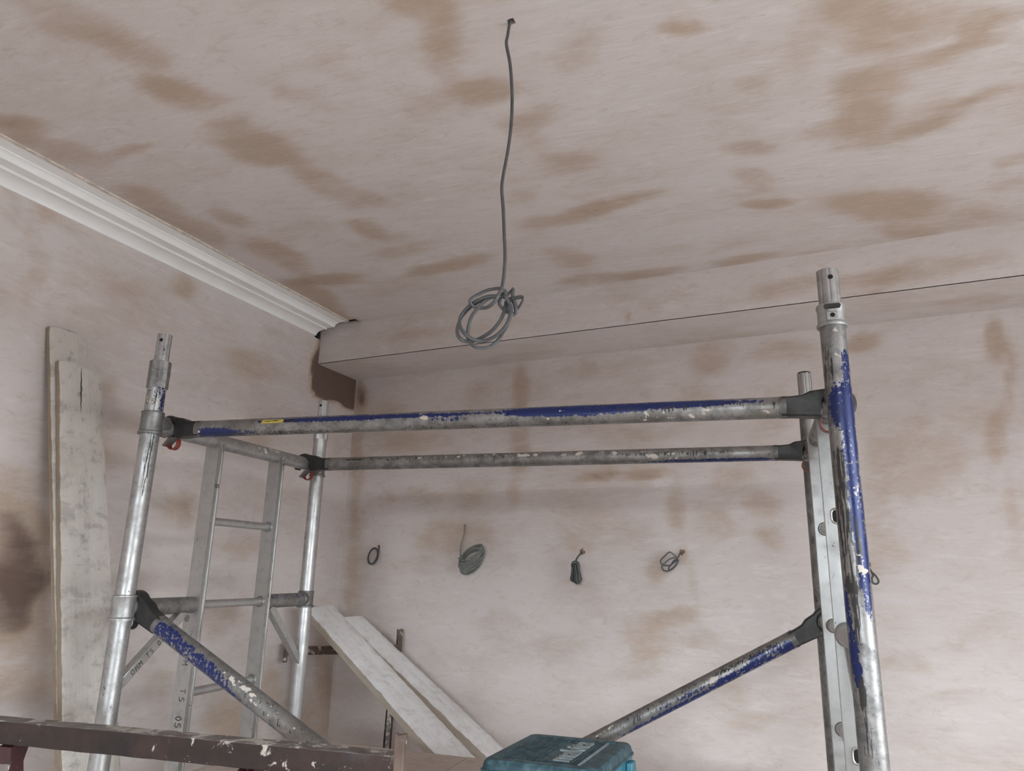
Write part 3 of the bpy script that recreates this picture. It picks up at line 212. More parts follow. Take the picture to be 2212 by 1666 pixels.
MAT = dict(
    plaster=plaster_mat(),
    cornice=plain('painted_cornice', (0.84, 0.85, 0.84), 0.6, 0, 0.05, 8),
    cornice_edge=plain('chipped_plaster_edge', (0.70, 0.64, 0.56), 0.8, 0, 0.35, 40),
    floor=plain('dusty_floorboards', (0.38, 0.32, 0.28), 0.8, 0, 0.3, 5),
    window=plain('white_window_paint', (0.75, 0.75, 0.73), 0.4, 0, 0.05, 6),
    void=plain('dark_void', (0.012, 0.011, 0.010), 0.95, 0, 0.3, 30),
    alu=metal_mat('worn_aluminium', (0.43, 0.43, 0.425), 0.42),
    alu_clean=metal_mat('cleaner_aluminium', (0.50, 0.50, 0.495), 0.40, worn=0.28, spots=0.1),
    alu_flat=metal_mat('brushed_aluminium_stile', (0.43, 0.43, 0.42), 0.36, worn=0.22, spots=0.0, metal=0.92),
    alu_dirty=metal_mat('dirty_painted_aluminium', (0.31, 0.305, 0.30), 0.45, worn=0.9, spots=0.8, metal=0.78),
    cast=metal_mat('cast_aluminium', (0.24, 0.24, 0.235), 0.48, worn=0.7, spots=0.5, metal=0.8),
    cast_dark=metal_mat('dark_cast_hook', (0.050, 0.049, 0.048), 0.42, worn=0.6, spots=0.3, metal=0.6),
    cast_light=metal_mat('light_cast_collar', (0.45, 0.45, 0.44), 0.42, worn=0.5, spots=0.2, metal=0.8),
    red=plain('red_plastic_latch', (0.19, 0.035, 0.022), 0.4, 0, 0.3, 40),
    black_latch=plain('black_plastic_latch', (0.015, 0.015, 0.017), 0.4, 0, 0.3, 40),
    ink=plain('black_marker_ink', (0.012, 0.011, 0.012), 0.5, 0, 0.1, 40),
    yellow=plain('yellow_sticker', (0.62, 0.50, 0.08), 0.45, 0, 0.3, 60, col2=(0.25, 0.2, 0.06)),
    cable=plain('grey_flat_cable', (0.10, 0.105, 0.112), 0.36, 0, 0.25, 30),
    cable_dark=plain('dark_grey_cable', (0.075, 0.08, 0.08), 0.45, 0, 0.3, 30),
    cable_green=plain('greenish_grey_cable', (0.19, 0.21, 0.195), 0.45, 0, 0.35, 60),
    board=plank_mat('plaster_caked_board', (0.56, 0.53, 0.485), (0.25, 0.185, 0.125), (0.27, 0.245, 0.22)),
    pale_board=plank_mat('pale_dusty_board', (0.78, 0.78, 0.78), (0.40, 0.335, 0.26), (0.56, 0.53, 0.51)),
    ply=plank_mat('worn_plywood', (0.50, 0.43, 0.38), (0.34, 0.255, 0.185), (0.28, 0.25, 0.23)),
    brown=rust_mat('dark_brown_trestle_paint', (0.034, 0.017, 0.013), (0.010, 0.007, 0.006), 0.45, 0.45),
    maroon=rust_mat('maroon_trestle_paint', (0.055, 0.012, 0.016), (0.030, 0.008, 0.010), 0.1, 0.4),
    caked=rust_mat('plaster_caked_steel', (0.10, 0.065, 0.04), (0.05, 0.03, 0.02), 1.6, 0.6),
    rusty=rust_mat('rusty_steel', (0.15, 0.105, 0.08), (0.08, 0.05, 0.04), 0.9, 0.6),
    teal=plain('teal_plastic', (0.032, 0.16, 0.22), 0.38, 0, 0.35, 25, 0.1, col2=(0.045, 0.20, 0.27)),
    teal_lid=plain('dusty_teal_baked_shade', (0.014, 0.046, 0.060), 0.5, 0, 0.3, 45, 0.15, col2=(0.06, 0.125, 0.15)),  # same teal as the body, darkened: front shade painted in; paler mottling is dust
    hole_edge=plain('broken_plaster', (0.30, 0.19, 0.12), 0.9, 0, 0.7, 90),
    letter=plain('dusty_raised_letters', (0.25, 0.30, 0.31), 0.5, 0, 0.3, 60),
)

# ------------------------------------------------------------------ mesh helpers
BASE = {}
def mesh_obj(name, V, F, mat, parent=None, smooth=True, attrs=None, uvs=None, origin=None, sharp=40, bevel=0):
    base = BASE[parent.name] if parent is not None else Vector(origin or (0, 0, 0))
    V = np.asarray([tuple(v) for v in V], dtype=float) - np.array(base)
    me = bpy.data.meshes.new(name)
    me.from_pydata(V.tolist(), [], [list(f) for f in F]); me.update()
    bm = bmesh.new(); bm.from_mesh(me)
    if attrs is None and uvs is None: bmesh.ops.remove_doubles(bm, verts=bm.verts, dist=1e-5)
    bmesh.ops.recalc_face_normals(bm, faces=bm.faces) if not (uvs is not None and name in KEEPN) else None
    bm.to_mesh(me); bm.free()
    if attrs:
        for k, a in attrs.items():
            at = me.attributes.new(k, 'FLOAT', 'POINT'); at.data.foreach_set('value', np.asarray(a, dtype=np.float32))
    if uvs is not None:
        ul = me.uv_layers.new(name='UVMap'); uv = np.asarray(uvs, dtype=np.float32)
        li = np.empty(len(me.loops), dtype=np.int32); me.loops.foreach_get('vertex_index', li)
        ul.data.foreach_set('uv', uv[li].ravel())
    me.materials.append(MAT[mat] if isinstance(mat, str) else mat)
    if smooth:
        me.polygons.foreach_set('use_smooth', [True] * len(me.polygons))
        try: me.set_sharp_from_angle(angle=R(sharp))
        except Exception: pass
    o = bpy.data.objects.new(name, me); COL.objects.link(o)
    if parent is not None: o.parent = parent
    else: o.location = base
    BASE[o.name] = base
    if bevel:
        b = o.modifiers.new('edge', 'BEVEL'); b.width = bevel; b.segments = 2; b.limit_method = 'ANGLE'; b.angle_limit = R(35)
    return o
KEEPN = set()

def tag(o, label=None, cat=None, group=None, kind=None):
    if label: o['label'] = label
    if cat: o['category'] = cat
    if group: o['group'] = group
    if kind: o['kind'] = kind
    return o
def thing(name, loc, label, cat, group=None):
    o = bpy.data.objects.new(name, None); COL.objects.link(o); o.location = loc
    o.empty_display_size = 0.1
    BASE[o.name] = Vector(loc)
    return tag(o, label, cat, group)

def vnoise(x, y, seed=0):
    xi = np.floor(x).astype(int); yi = np.floor(y).astype(int); xf = x - xi; yf = y - yi
    def h(a, b):
        n = (a * 374761393 + b * 668265263 + seed * 974634777) & 0x7fffffff
        n = ((n ^ (n >> 13)) * 1274126177) & 0x7fffffff
        return ((n ^ (n >> 16)) & 0xffff) / 65535.0
    u = xf * xf * (3 - 2 * xf); v = yf * yf * (3 - 2 * yf)
    return (h(xi, yi) * (1 - u) + h(xi + 1, yi) * u) * (1 - v) + (h(xi, yi + 1) * (1 - u) + h(xi + 1, yi + 1) * u) * v
def fbm(x, y, seed=0):
    return sum(vnoise(x * 2 ** k, y * 2 ** k, seed + k) * 0.5 ** (k + 1) for k in range(4)) / 0.9375 - 0.5

def stain(u, v, st, seed=0):
    d = np.zeros_like(u)
    wu = fbm(u * 3.0, v * 6.0, seed); wv = fbm(u * 4.0, v * 9.0, seed + 9)
    for (cu, cv, au, av, bu, bv, s) in st:
        det = au * bv - av * bu
        if abs(det) < 1e-9: continue
        x = u - cu + wu * 0.08; y = v - cv + wv * 0.05
        p = (x * bv - y * bu) / det; q = (-x * av + y * au) / det
        r = np.sqrt(p * p + q * q) + wu * 0.5
        k = np.clip((1.45 - r) / (0.35 if s > 1.45 else 1.0), 0, 1); k = k * k * (3 - 2 * k) * s
        d = np.maximum(d, k) + 0.25 * np.minimum(d, k)
    return d

def surf(P0, U, Vv, u0, u1, v0, v1, res, st, holes=(), seed=0, uv_of=None, gap=None):
    """grid on a plane; returns verts, faces, damp, uvs"""
    nu = max(1, int(round((u1 - u0) / res))); nv = max(1, int(round((v1 - v0) / res)))
    us = np.linspace(u0, u1, nu + 1); vs = np.linspace(v0, v1, nv + 1)
    def snap(arr, vals):
        for x in vals:
            if arr[0] < x < arr[-1]: arr[np.argmin(abs(arr - x))] = x
    for h in holes: snap(us, h[0:2]); snap(vs, h[2:4])
    gu, gv = np.meshgrid(us, vs, indexing='ij')
    P = np.array(P0)[None, None] + gu[..., None] * np.array(U) + gv[..., None] * np.array(Vv)
    su, sv = (gu, gv) if uv_of is None else (P[..., 0], P[..., 1])
    d = stain(su, sv, st, seed)
    F = []
    cu = (us[:-1] + us[1:]) / 2; cv = (vs[:-1] + vs[1:]) / 2
    for i in range(nu):
        for j in range(nv):
            if any(h[0] < cu[i] < h[1] and h[2] < cv[j] < h[3] for h in holes): continue
            a = i * (nv + 1) + j
            F.append((a, a + nv + 1, a + nv + 2, a + 1))
    return P.reshape(-1, 3), F, d.ravel(), np.stack([su.ravel(), sv.ravel()], 1)

def struct(name, parts, mat='plaster', thick=None, inward=None, label=None):
    V = []; F = []; D = []; UV = []
    for (v, f, d, uv) in parts:
        b = len(V); V.extend([tuple(x) for x in v]); F.extend([tuple(i + b for i in ff) for ff in f]); D.extend(d); UV.extend(uv)
    KEEPN.add(name)
    o = mesh_obj(name, V, F, mat, attrs={'damp': D}, uvs=UV, smooth=False)
    me = o.data
    if inward is not None and len(me.polygons) and Vector(me.polygons[0].normal).dot(Vector(inward)) < 0: me.flip_normals()
    if thick:
        s = o.modifiers.new('thickness', 'SOLIDIFY'); s.thickness = thick; s.offset = -1
    return tag(o, label, None, None, 'structure')

def box_data(c, ax, ay, az):
    """box from centre and half-axis vectors"""
    c, ax, ay, az = Vector(c), Vector(ax), Vector(ay), Vector(az)
    V = [c + ax * i + ay * j + az * k for i in (-1, 1) for j in (-1, 1) for k in (-1, 1)]
    F = [(0, 1, 3, 2), (4, 6, 7, 5), (0, 4, 5, 1), (2, 3, 7, 6), (0, 2, 6, 4), (1, 5, 7, 3)]
    return V, F
def box(name, c, ax, ay, az, mat, parent=None, bevel=0.002, origin=None):
    V, F = box_data(c, ax, ay, az)
    return mesh_obj(name, V, F, mat, parent, smooth=True, bevel=bevel, origin=origin)
def join(*vf):
    V = []; F = []
    for v, f in vf:
        b = len(V); V.extend(v); F.extend([tuple(i + b for i in ff) for ff in f])
    return V, F

def frame_of(d, up=Vector((0, 0, 1))):
    d = Vector(d).normalized()
    if abs(d.dot(up)) > 0.95: up = Vector((0, -1, 0))
    s = d.cross(up).normalized(); u = s.cross(d).normalized()
    return d, s, u

def tube_data(a, b, rad, seg=40, step=0.012, radf=None, paint=None, grime=None, splash=None, caps=True, inner=None):
    """round tube a->b. attribute functions get (t in metres, angle in degrees; 0 = up/-y side, 90 = side)"""
    a, b = Vector(a), Vector(b); ln = (b - a).length; d, s, u = frame_of(b - a)
    n = max(1, int(ln / step)); V = []; F = []; A = {'paint': [], 'grime': [], 'splash': []}
    fn = {'paint': paint, 'grime': grime, 'splash': splash}
    for i in range(n + 1):
        t = ln * i / n
        for j in range(seg):
            th = 2 * math.pi * j / seg
            r = rad if radf is None else rad * radf(t, th)
            V.append(a + d * t + (u * math.cos(th) + s * math.sin(th)) * r)
            for k in A: A[k].append(fn[k](t, math.degrees(th)) if fn[k] else 0.0)
    for i in range(n):
        for j in range(seg):
            F.append((i * seg + j, i * seg + (j + 1) % seg, (i + 1) * seg + (j + 1) % seg, (i + 1) * seg + j))
    def addring(t, rr):
        b0 = len(V)
        for j in range(seg):
            th = 2 * math.pi * j / seg
            V.append(a + d * t + (u * math.cos(th) + s * math.sin(th)) * rr)
            for k in A: A[k].append(0.0)
        return b0
    if caps:
        F.append(tuple(range(seg)))
        if inner:   # open top with a wall thickness and a floor some way down
            r1 = addring(ln, inner); r2 = addring(ln - 0.05, inner)
            for j in range(seg):
                k = (j + 1) % seg
                F.append((n * seg + j, n * seg + k, r1 + k, r1 + j)); F.append((r1 + j, r1 + k, r2 + k, r2 + j))
            F.append(tuple(range(r2, r2 + seg)))
        else: F.append(tuple(range(n * seg, n * seg + seg)))
    return V, F, A
def tube(name, a, b, rad, mat, parent=None, **k):
    V, F, A = tube_data(a, b, rad, **k)
    A = {q: v for q, v in A.items() if any(v)} or {'paint': [0.0] * len(V)}
    return mesh_obj(name, V, F, mat, parent, attrs=A)

def lathe(name, base, prof, mat, parent=None, axis=Z, seg=40, radf=None):
    """prof = [(height, radius)] along axis from base"""
    d, s, u = frame_of(axis); base = Vector(base); V = []; F = []
    for (h, r) in prof:
        for j in range(seg):
            th = 2 * math.pi * j / seg; rr = r * (radf(h, th) if radf else 1)
            V.append(base + d * h + (u * math.cos(th) + s * math.sin(th)) * rr)
    n = len(prof)
    for i in range(n - 1):
        for j in range(seg):
            F.append((i * seg + j, i * seg + (j + 1) % seg, (i + 1) * seg + (j + 1) % seg, (i + 1) * seg + j))
    F.append(tuple(range(seg))); F.append(tuple(range((n - 1) * seg, n * seg)))
    return mesh_obj(name, V, F, mat, parent, sharp=35)

def catmull(P, n=6):
    P = [Vector(p) for p in P]; out = []
    for i in range(len(P) - 1):
        p0 = P[max(i - 1, 0)]; p1 = P[i]; p2 = P[i + 1]; p3 = P[min(i + 2, len(P) - 1)]
        for k in range(n):
            t = k / n
            out.append(0.5 * ((2 * p1) + (p2 - p0) * t + (2 * p0 - 5 * p1 + 4 * p2 - p3) * t * t + (3 * p1 - p0 - 3 * p2 + p3) * t ** 3))
    out.append(P[-1]); return out
def sweep_data(P, w, h, seg=10, n=6, smooth=True, ref=None):
    """flat cable: elliptical section w x h (radii) carried along a smoothed path"""
    Q = catmull(P, n) if smooth else [Vector(p) for p in P]
    V = []; F = []; side = None
    for i, q in enumerate(Q):
        t = (Q[min(i + 1, len(Q) - 1)] - Q[max(i - 1, 0)]).normalized()
        if side is None:
            side = t.cross(Vector(ref or (0, 1, 0)))
            if side.length < 1e-3: side = t.cross(Vector((0, 0, 1)))
        side = (side - t * side.dot(t)).normalized(); nn = t.cross(side)
        for j in range(seg):
            th = 2 * math.pi * j / seg
            V.append(q + side * math.cos(th) * w + nn * math.sin(th) * h)
    m = len(Q)
    for i in range(m - 1):
        for j in range(seg):
            F.append((i * seg + j, i * seg + (j + 1) % seg, (i + 1) * seg + (j + 1) % seg, (i + 1) * seg + j))
    F.append(tuple(range(seg))); F.append(tuple(range((m - 1) * seg, m * seg)))
    return V, F

def prism_data(poly, fn, h):
    """poly 2D -> solid between w=-h and w=+h, fn(s,t,w)->point"""
    n = len(poly); V = [fn(s, t, -h) for s, t in poly] + [fn(s, t, h) for s, t in poly]
    F = [tuple(range(n)), tuple(range(2 * n - 1, n - 1, -1))] + [(i, i + n, (i + 1) % n + n, (i + 1) % n) for i in range(n)]
    return V, F

# handwritten strokes, unit cell 0..0.7 wide, 0..1 high
def _el(a0=0, a1=360, cx=.35, cy=.5, rx=.3, ry=.5, n=16): return [(cx + rx * math.cos(R(a0 + (a1 - a0) * i / n)), cy + ry * math.sin(R(a0 + (a1 - a0) * i / n))) for i in range(n + 1)]
GL = {'O': [_el()], '0': [_el(rx=.24)], 'H': [[(.05, 0), (.08, 1)], [(.08, .5), (.6, .52)], [(.6, 0), (.62, 1)]],
      'M': [[(0, 0), (.06, 1), (.34, .35), (.62, 1), (.68, 0)]], 'T': [[(0, .95), (.7, 1)], [(.34, 1), (.32, 0)]],
      'S': [[(.6, .92), (.35, 1), (.1, .85), (.12, .65), (.35, .52), (.58, .38), (.6, .15), (.35, 0), (.05, .1)]],
      '5': [[(.62, 1), (.15, .97), (.1, .58), (.4, .62), (.62, .42), (.58, .14), (.3, 0), (.05, .08)]],
      '.': [[(.3, .0), (.34, .06)]], "'": [[(.3, .9), (.32, 1.0)]], '8': [[(.35 + .24 * math.sin(2 * R(a)), .5 + .5 * math.cos(R(a))) for a in range(0, 361, 20)]], ' ': []}
def writing(name, text, fn, size, parent, adv=0.95, width=0.09, mat='ink', jit=0.03, seed=1):
    """fn(u, v) -> point on the surface, u along the line, v up, in metres"""
    rnd = random.Random(seed); V = []; F = []
    for k, ch in enumerate(text):
        for st in GL[ch]:
            pts = [((k * adv + x + rnd.uniform(-jit, jit)) * size, (y + rnd.uniform(-jit, jit)) * size) for x, y in st]
            dense = []
            for a, b in zip(pts[:-1], pts[1:]):
                for q in range(4): dense.append((a[0] + (b[0] - a[0]) * q / 4, a[1] + (b[1] - a[1]) * q / 4))
            dense.append(pts[-1]); w = width * size * 0.5
            for i, p in enumerate(dense):
                p0 = dense[max(i - 1, 0)]; p1 = dense[min(i + 1, len(dense) - 1)]
                dx, dy = p1[0] - p0[0], p1[1] - p0[1]; l = math.hypot(dx, dy) or 1
                nx, ny = -dy / l * w, dx / l * w
                V.append(fn(p[0] + nx, p[1] + ny)); V.append(fn(p[0] - nx, p[1] - ny))
                if i: b = len(V) - 4; F.append((b, b + 1, b + 3, b + 2))
    return mesh_obj(name, V, F, mat, parent, smooth=False)
def on_tube(a, b, rad, t0, ang0, along=True, flip=1):
    """map (u,v) onto a tube: along=True: u runs down the tube; False: u runs round it"""
    a, b = Vector(a), Vector(b); d, s, u_ = frame_of(b - a)
    def f(u, v):
        t, w = (t0 + u * flip, v * flip) if along else (t0 + v, u)
        th = R(ang0) + w / rad
        return a + d * t + (u_ * math.cos(th) + s * math.sin(th)) * (rad + 0.0004)
    return f

def blob(pts, soft=0.0):
    """attribute function: list of (t, ang, rt, rang, strength)"""
    def f(t, a):
        v = 0.0
        for (ct, ca, rt, ra, s) in pts:
            da = (a - ca + 180) % 360 - 180
            q = ((t - ct) / rt) ** 2 + (da / ra) ** 2
            if q < 4: v = max(v, s * min(1.0, max(0.0, 1.6 - q)))
        return v
    return f

# ================================================================== THE ROOM
CO = C.copy()
CEIL0 = Vector((C.x, C.y, H))
# beam (boxed steel) along the back wall
BL_OFF = 0.33; SOFF = 2.645
gapu = (-0.376, -0.331)
def room_uv_grid(P0, U, Vv, u0, u1, v0, v1, res, st, holes=(), seed=0, world=False):
    return surf(P0, U, Vv, u0, u1, v0, v1, res, st, holes, seed, uv_of=True if world else None)
_q = Vector((CABLE_DROP[0][0], CABLE_DROP[0][1], 0)) - Vector((C.x, C.y, 0)); _det = L.x * B.y - L.y * B.x
HL = (_q.x * B.y - _q.y * B.x) / _det; HB = (L.x * _q.y - L.y * _q.x) / _det
struct('ceiling', [room_uv_grid(CEIL0, L, B, -ROOM_L - 0.15, 0.15, -0.12, ROOM_B + 0.1, 0.022, CEIL_ST, holes=[(gapu[0], gapu[1], -0.12, 0.245), (HL - .009, HL + .008, HB - .007, HB + .010)], seed=3, world=True)],
       thick=0.12, inward=(0, 0, -1), label='freshly skimmed pink plaster ceiling with tan drying patches')
struct('wall_left', [room_uv_grid(C, L, Z, -ROOM_L - 0.1, 0.1, 0, H, 0.02, LEFT_ST, holes=[(gapu[0], gapu[1], 2.775, 2.84)], seed=11)],
       thick=0.12, inward=N, label='skimmed pink plaster wall with a dark damp patch on the left')
struct('wall_back', [room_uv_grid(C, B, Z, -0.1, ROOM_B + 0.1, 0, H, 0.02, BACK_ST, seed=23)],
       thick=0.12, inward=NB, label='skimmed pink plaster back wall with cable tails')
struct('wall_right', [room_uv_grid(C + B * ROOM_B, L, Z, -ROOM_L - 0.1, 0.1, 0, H, 0.1, [], holes=[(WIN_R[0], WIN_R[1], WIN_R[2], WIN_R[3])])],
       thick=0.25, inward=-B)
struct('wall_rear', [room_uv_grid(C - L * ROOM_L, B, Z, -0.1, ROOM_B + 0.1, 0, H, 0.1, [], holes=[(WIN_REAR[0], WIN_REAR[1], WIN_REAR[2], WIN_REAR[3])])],
       thick=0.25, inward=-NB)
struct('floor', [room_uv_grid(C, L, B, -ROOM_L - 0.15, 0.15, -0.12, ROOM_B + 0.1, 0.2, [])], mat='floor', thick=0.05, inward=(0, 0, 1))
F0 = C - L * BL_OFF
bw = ROOM_B + 0.12
struct('trim_1', [surf(F0, B, Z, 0.0, bw, SOFF + 0.003, H, 0.02, BEAM_ST, seed=31),
                  surf(F0 + Z * SOFF, L, B, 0.0, BL_OFF, 0.0, bw, 0.02, SOFF_ST, seed=37, uv_of=True)],
       label='boxed-in plastered beam running along the top of the back wall')
# cornice on the left wall, profile (out from wall, height)
prof = [(0, 2.785), (0.006, 2.7852)]
for i in range(1, 10):
    a = R(90 * i / 9); prof.append((0.006 + 0.052 * (1 - math.cos(a)), 2.7855 + 0.0265 * math.sin(a)))
prof += [(0.060, 2.810), (0.064, 2.8085), (0.068, 2.811), (0.068, 2.8165), (0.110, 2.8170), (0.1105, 2.8155), (0.113, 2.816), (0.116, 2.820),
         (0.119, 2.8255), (0.124, 2.8315), (0.128, 2.8335), (0.131, 2.8320), (0.135, 2.8335), (0.136, 2.8365), (0.172, 2.8372), (0.173, 2.8355), (0.188, 2.8362), (0.190, 2.8395), (0.19, 2.8405), (0.0, 2.8405)]
def loft_profile(name, prof, l0, l1, n, mat, jit=0.0, jrange=None):
    V = []; F = []; m = len(prof); rnd = random.Random(5)
    for i in range(n + 1):
        l = l0 + (l1 - l0) * i / n
        for j, (o, z) in enumerate(prof):
            dj = rnd.uniform(-jit, jit) if jrange and jrange[0] <= j <= jrange[1] else 0
            V.append(C + L * l + N * (o + dj) + Z * z)
    for i in range(n):
        for j in range(m):
            k = (j + 1) % m
            F.append((i * m + j, i * m + k, (i + 1) * m + k, (i + 1) * m + j))
    F.append(tuple(range(m))); F.append(tuple(range(n * m, n * m + m)))
    return mesh_obj(name, V, F, mat, None, sharp=25)
tag(loft_profile('trim_2', prof, -ROOM_L, -0.372, 120, 'cornice'), 'white moulded cornice between left wall and ceiling, cut short of the beam', kind='structure')
rnd = random.Random(9)
# ragged cream plaster lip where the ceiling skim meets the cornice
V = []; F = []; n = 260
for i in range(n + 1):
    l = -ROOM_L + (ROOM_L - 0.372) * i / n
    w = 0.196 + 0.004 * (vnoise(np.array([i * .13]), np.array([0.5]), 4)[0] + 0.6 * vnoise(np.array([i * .7]), np.array([2.5]), 6)[0])
    for o, z in ((0.186, 2.8355), (w, 2.8362), (w + 0.0015, 2.8405), (0.186, 2.8405)): V.append(C + L * l + N * o + Z * z)
for i in range(n):
    for j in range(4): k = (j + 1) % 4; F.append((i * 4 + j, i * 4 + k, i * 4 + 4 + k, i * 4 + 4 + j))
F += [(0, 1, 2, 3), (4 * n, 4 * n + 3, 4 * n + 2, 4 * n + 1)]
tag(mesh_obj('trim_3', V, F, 'cornice_edge', smooth=False), 'ragged cream plaster edge along the ceiling side of the cornice', kind='structure')
# dark hollow behind the cut end of the cornice
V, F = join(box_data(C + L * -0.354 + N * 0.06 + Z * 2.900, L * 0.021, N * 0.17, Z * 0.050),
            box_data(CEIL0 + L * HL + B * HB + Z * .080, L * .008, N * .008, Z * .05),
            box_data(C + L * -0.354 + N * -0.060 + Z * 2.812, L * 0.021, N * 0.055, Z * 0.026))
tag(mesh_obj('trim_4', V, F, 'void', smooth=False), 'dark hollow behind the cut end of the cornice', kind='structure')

def window(name, P0, U, out, w, z0, z1):
    root = thing(name, P0 + Z * z0, None, None); tag(root, kind='structure')
    t = 0.03; c = P0 + U * (w / 2) + out * 0.12
    fr = [box_data(P0 + U * x + out * 0.12 + Z * ((z0 + z1) / 2), U * t, out * 0.04, Z * ((z1 - z0) / 2)) for x in (t, w / 2, w - t)]
    fr += [box_data(c + Z * z, U * (w / 2), out * 0.04, Z * t) for z in (z0 + t, z1 - t)]
    fr += [box_data(c + Z * ((z0 + z1) / 2), U * (w / 2), out * 0.02, Z * 0.02)]
    V, F = join(*fr); mesh_obj('window_frame', V, F, 'window', root, bevel=0.003)
    V, F = box_data(c - out * 0.10 + Z * (z0 - 0.015), U * (w / 2 + 0.05), out * 0.08, Z * 0.015)
    mesh_obj('window_sill', V, F, 'window', root, bevel=0.004)
window('window_1', rp(WIN_R[0], ROOM_B, 0), L, B, WIN_R[1] - WIN_R[0], WIN_R[2], WIN_R[3])
window('window_2', rp(-ROOM_L, WIN_REAR[0], 0), B, NB * 1.0, WIN_REAR[1] - WIN_REAR[0], WIN_REAR[2], WIN_REAR[3])

# ================================================================== SCAFFOLD END FRAMES
XL, XR, Y0, Y1 = -1.618, 0.181, 1.563, 2.403
S1, S2 = (1.817, 1.842), (2.133, 2.158)
RS, RR = 0.0254, 0.0237
def flute(k, dep):
    return lambda t, th: 1 - dep * max(0.0, math.cos(k * th)) ** 6
def octo(k, dep):
    return lambda t, th: 1 - dep * (0.5 - 0.5 * math.cos(k * th)) ** 0.6
def spigot(x, y, z0, z1, r, mat, par, hole_ang, cap=False):
    o = tube('spigot', (x, y, z0), (x, y, z1), r, mat, par, seg=64, step=0.01, radf=flute(8, 0.07), inner=None if cap else r * 0.82)
    a = R(hole_ang); d = Vector((math.sin(a), -math.cos(a), 0))
    V, F, _ = tube_data(Vector((x, y, z1 - 0.021)) + d * (r - 0.008), Vector((x, y, z1 - 0.021)) + d * (r + 0.0002), 0.0052, seg=18, step=0.01)
    mesh_obj('pin_hole', V, F, 'void' if not cap else 'void', o)
    if cap: lathe('dark_end_plug', (x, y, z1 - 0.002), [(0, r * 0.98), (0.006, r * 0.9), (0.009, r * 0.5), (0.009, 0.001)], 'void', o)
    return o
def fluted_sleeve(x, y, z0, z1, mat, par):
    return tube('sleeve', (x, y, z0), (x, y, z1), 0.0292, mat, par, seg=64, step=0.008, radf=octo(8, 0.10))
def casting(x, y, z, par, hx=0.0, big=True, mat='cast'):
    r = 0.0298 if big else 0.0278; h = 0.030 if big else 0.027
    prof = [(-h - .004, RS), (-h - .004, r + .0035), (-h + .002, r + .0035), (-h + .005, r), (h - .006, r), (h - .003, r + .0015), (h, r + .001), (h + .002, RS)]
    o = lathe('joint_casting', (x, y, z), prof, mat, par)
    s = 1 if hx > 0 else -1
    p = [(0, 0.0285), (0.024, 0.0285), (0.030, 0.0275), (0.042, 0.0268), (0.050, 0.0262), (0.052, 0.0237)] if big else [(0, 0.026), (0.034, 0.026), (0.037, 0.0237)]
    V1 = lathe('socket', (x, y, z), p, mat, o, axis=Vector((0, s, 0)))
    return o

def stile(x, ys, z0, z1, par, paint=None, right=False):
    y0, y1 = ys; cx = x; hw = 0.025; t = 0.003
    # box section with a shallow channel on the +/-x flanks, top scooped round the rail
    V = []; F = []
    sec = [(-hw, y0), (hw, y0), (hw, y0 + 0.004), (hw - 0.003, y0 + 0.005), (hw - 0.003, y1 - 0.005), (hw, y1 - 0.004), (hw, y1), (-hw, y1), (-hw, y1 - 0.004), (-hw + 0.003, y1 - 0.005), (-hw + 0.003, y0 + 0.005), (-hw, y0 + 0.004)]
    m = len(sec); n = 12
    for i in range(n + 1):
        z = z0 + (z1 - z0) * i / n
        for sx, sy in sec:
            zz = z if i < n else 2.03 - 0.7 * math.sqrt(max(0, 0.0237 ** 2 - min(abs(sx), 0.0237) ** 2)) if abs(sx) < 0.0237 else 2.03 + 0.004
            V.append((x + sx, sy, zz))
    for i in range(n):
        for j in range(m): k = (j + 1) % m; F.append((i * m + j, i * m + k, (i + 1) * m + k, (i + 1) * m + j))
    F += [tuple(range(m)), tuple(range(n * m, n * m + m))]
    return mesh_obj('ladder_stile', V, F, 'alu_flat', par, sharp=30, smooth=True)

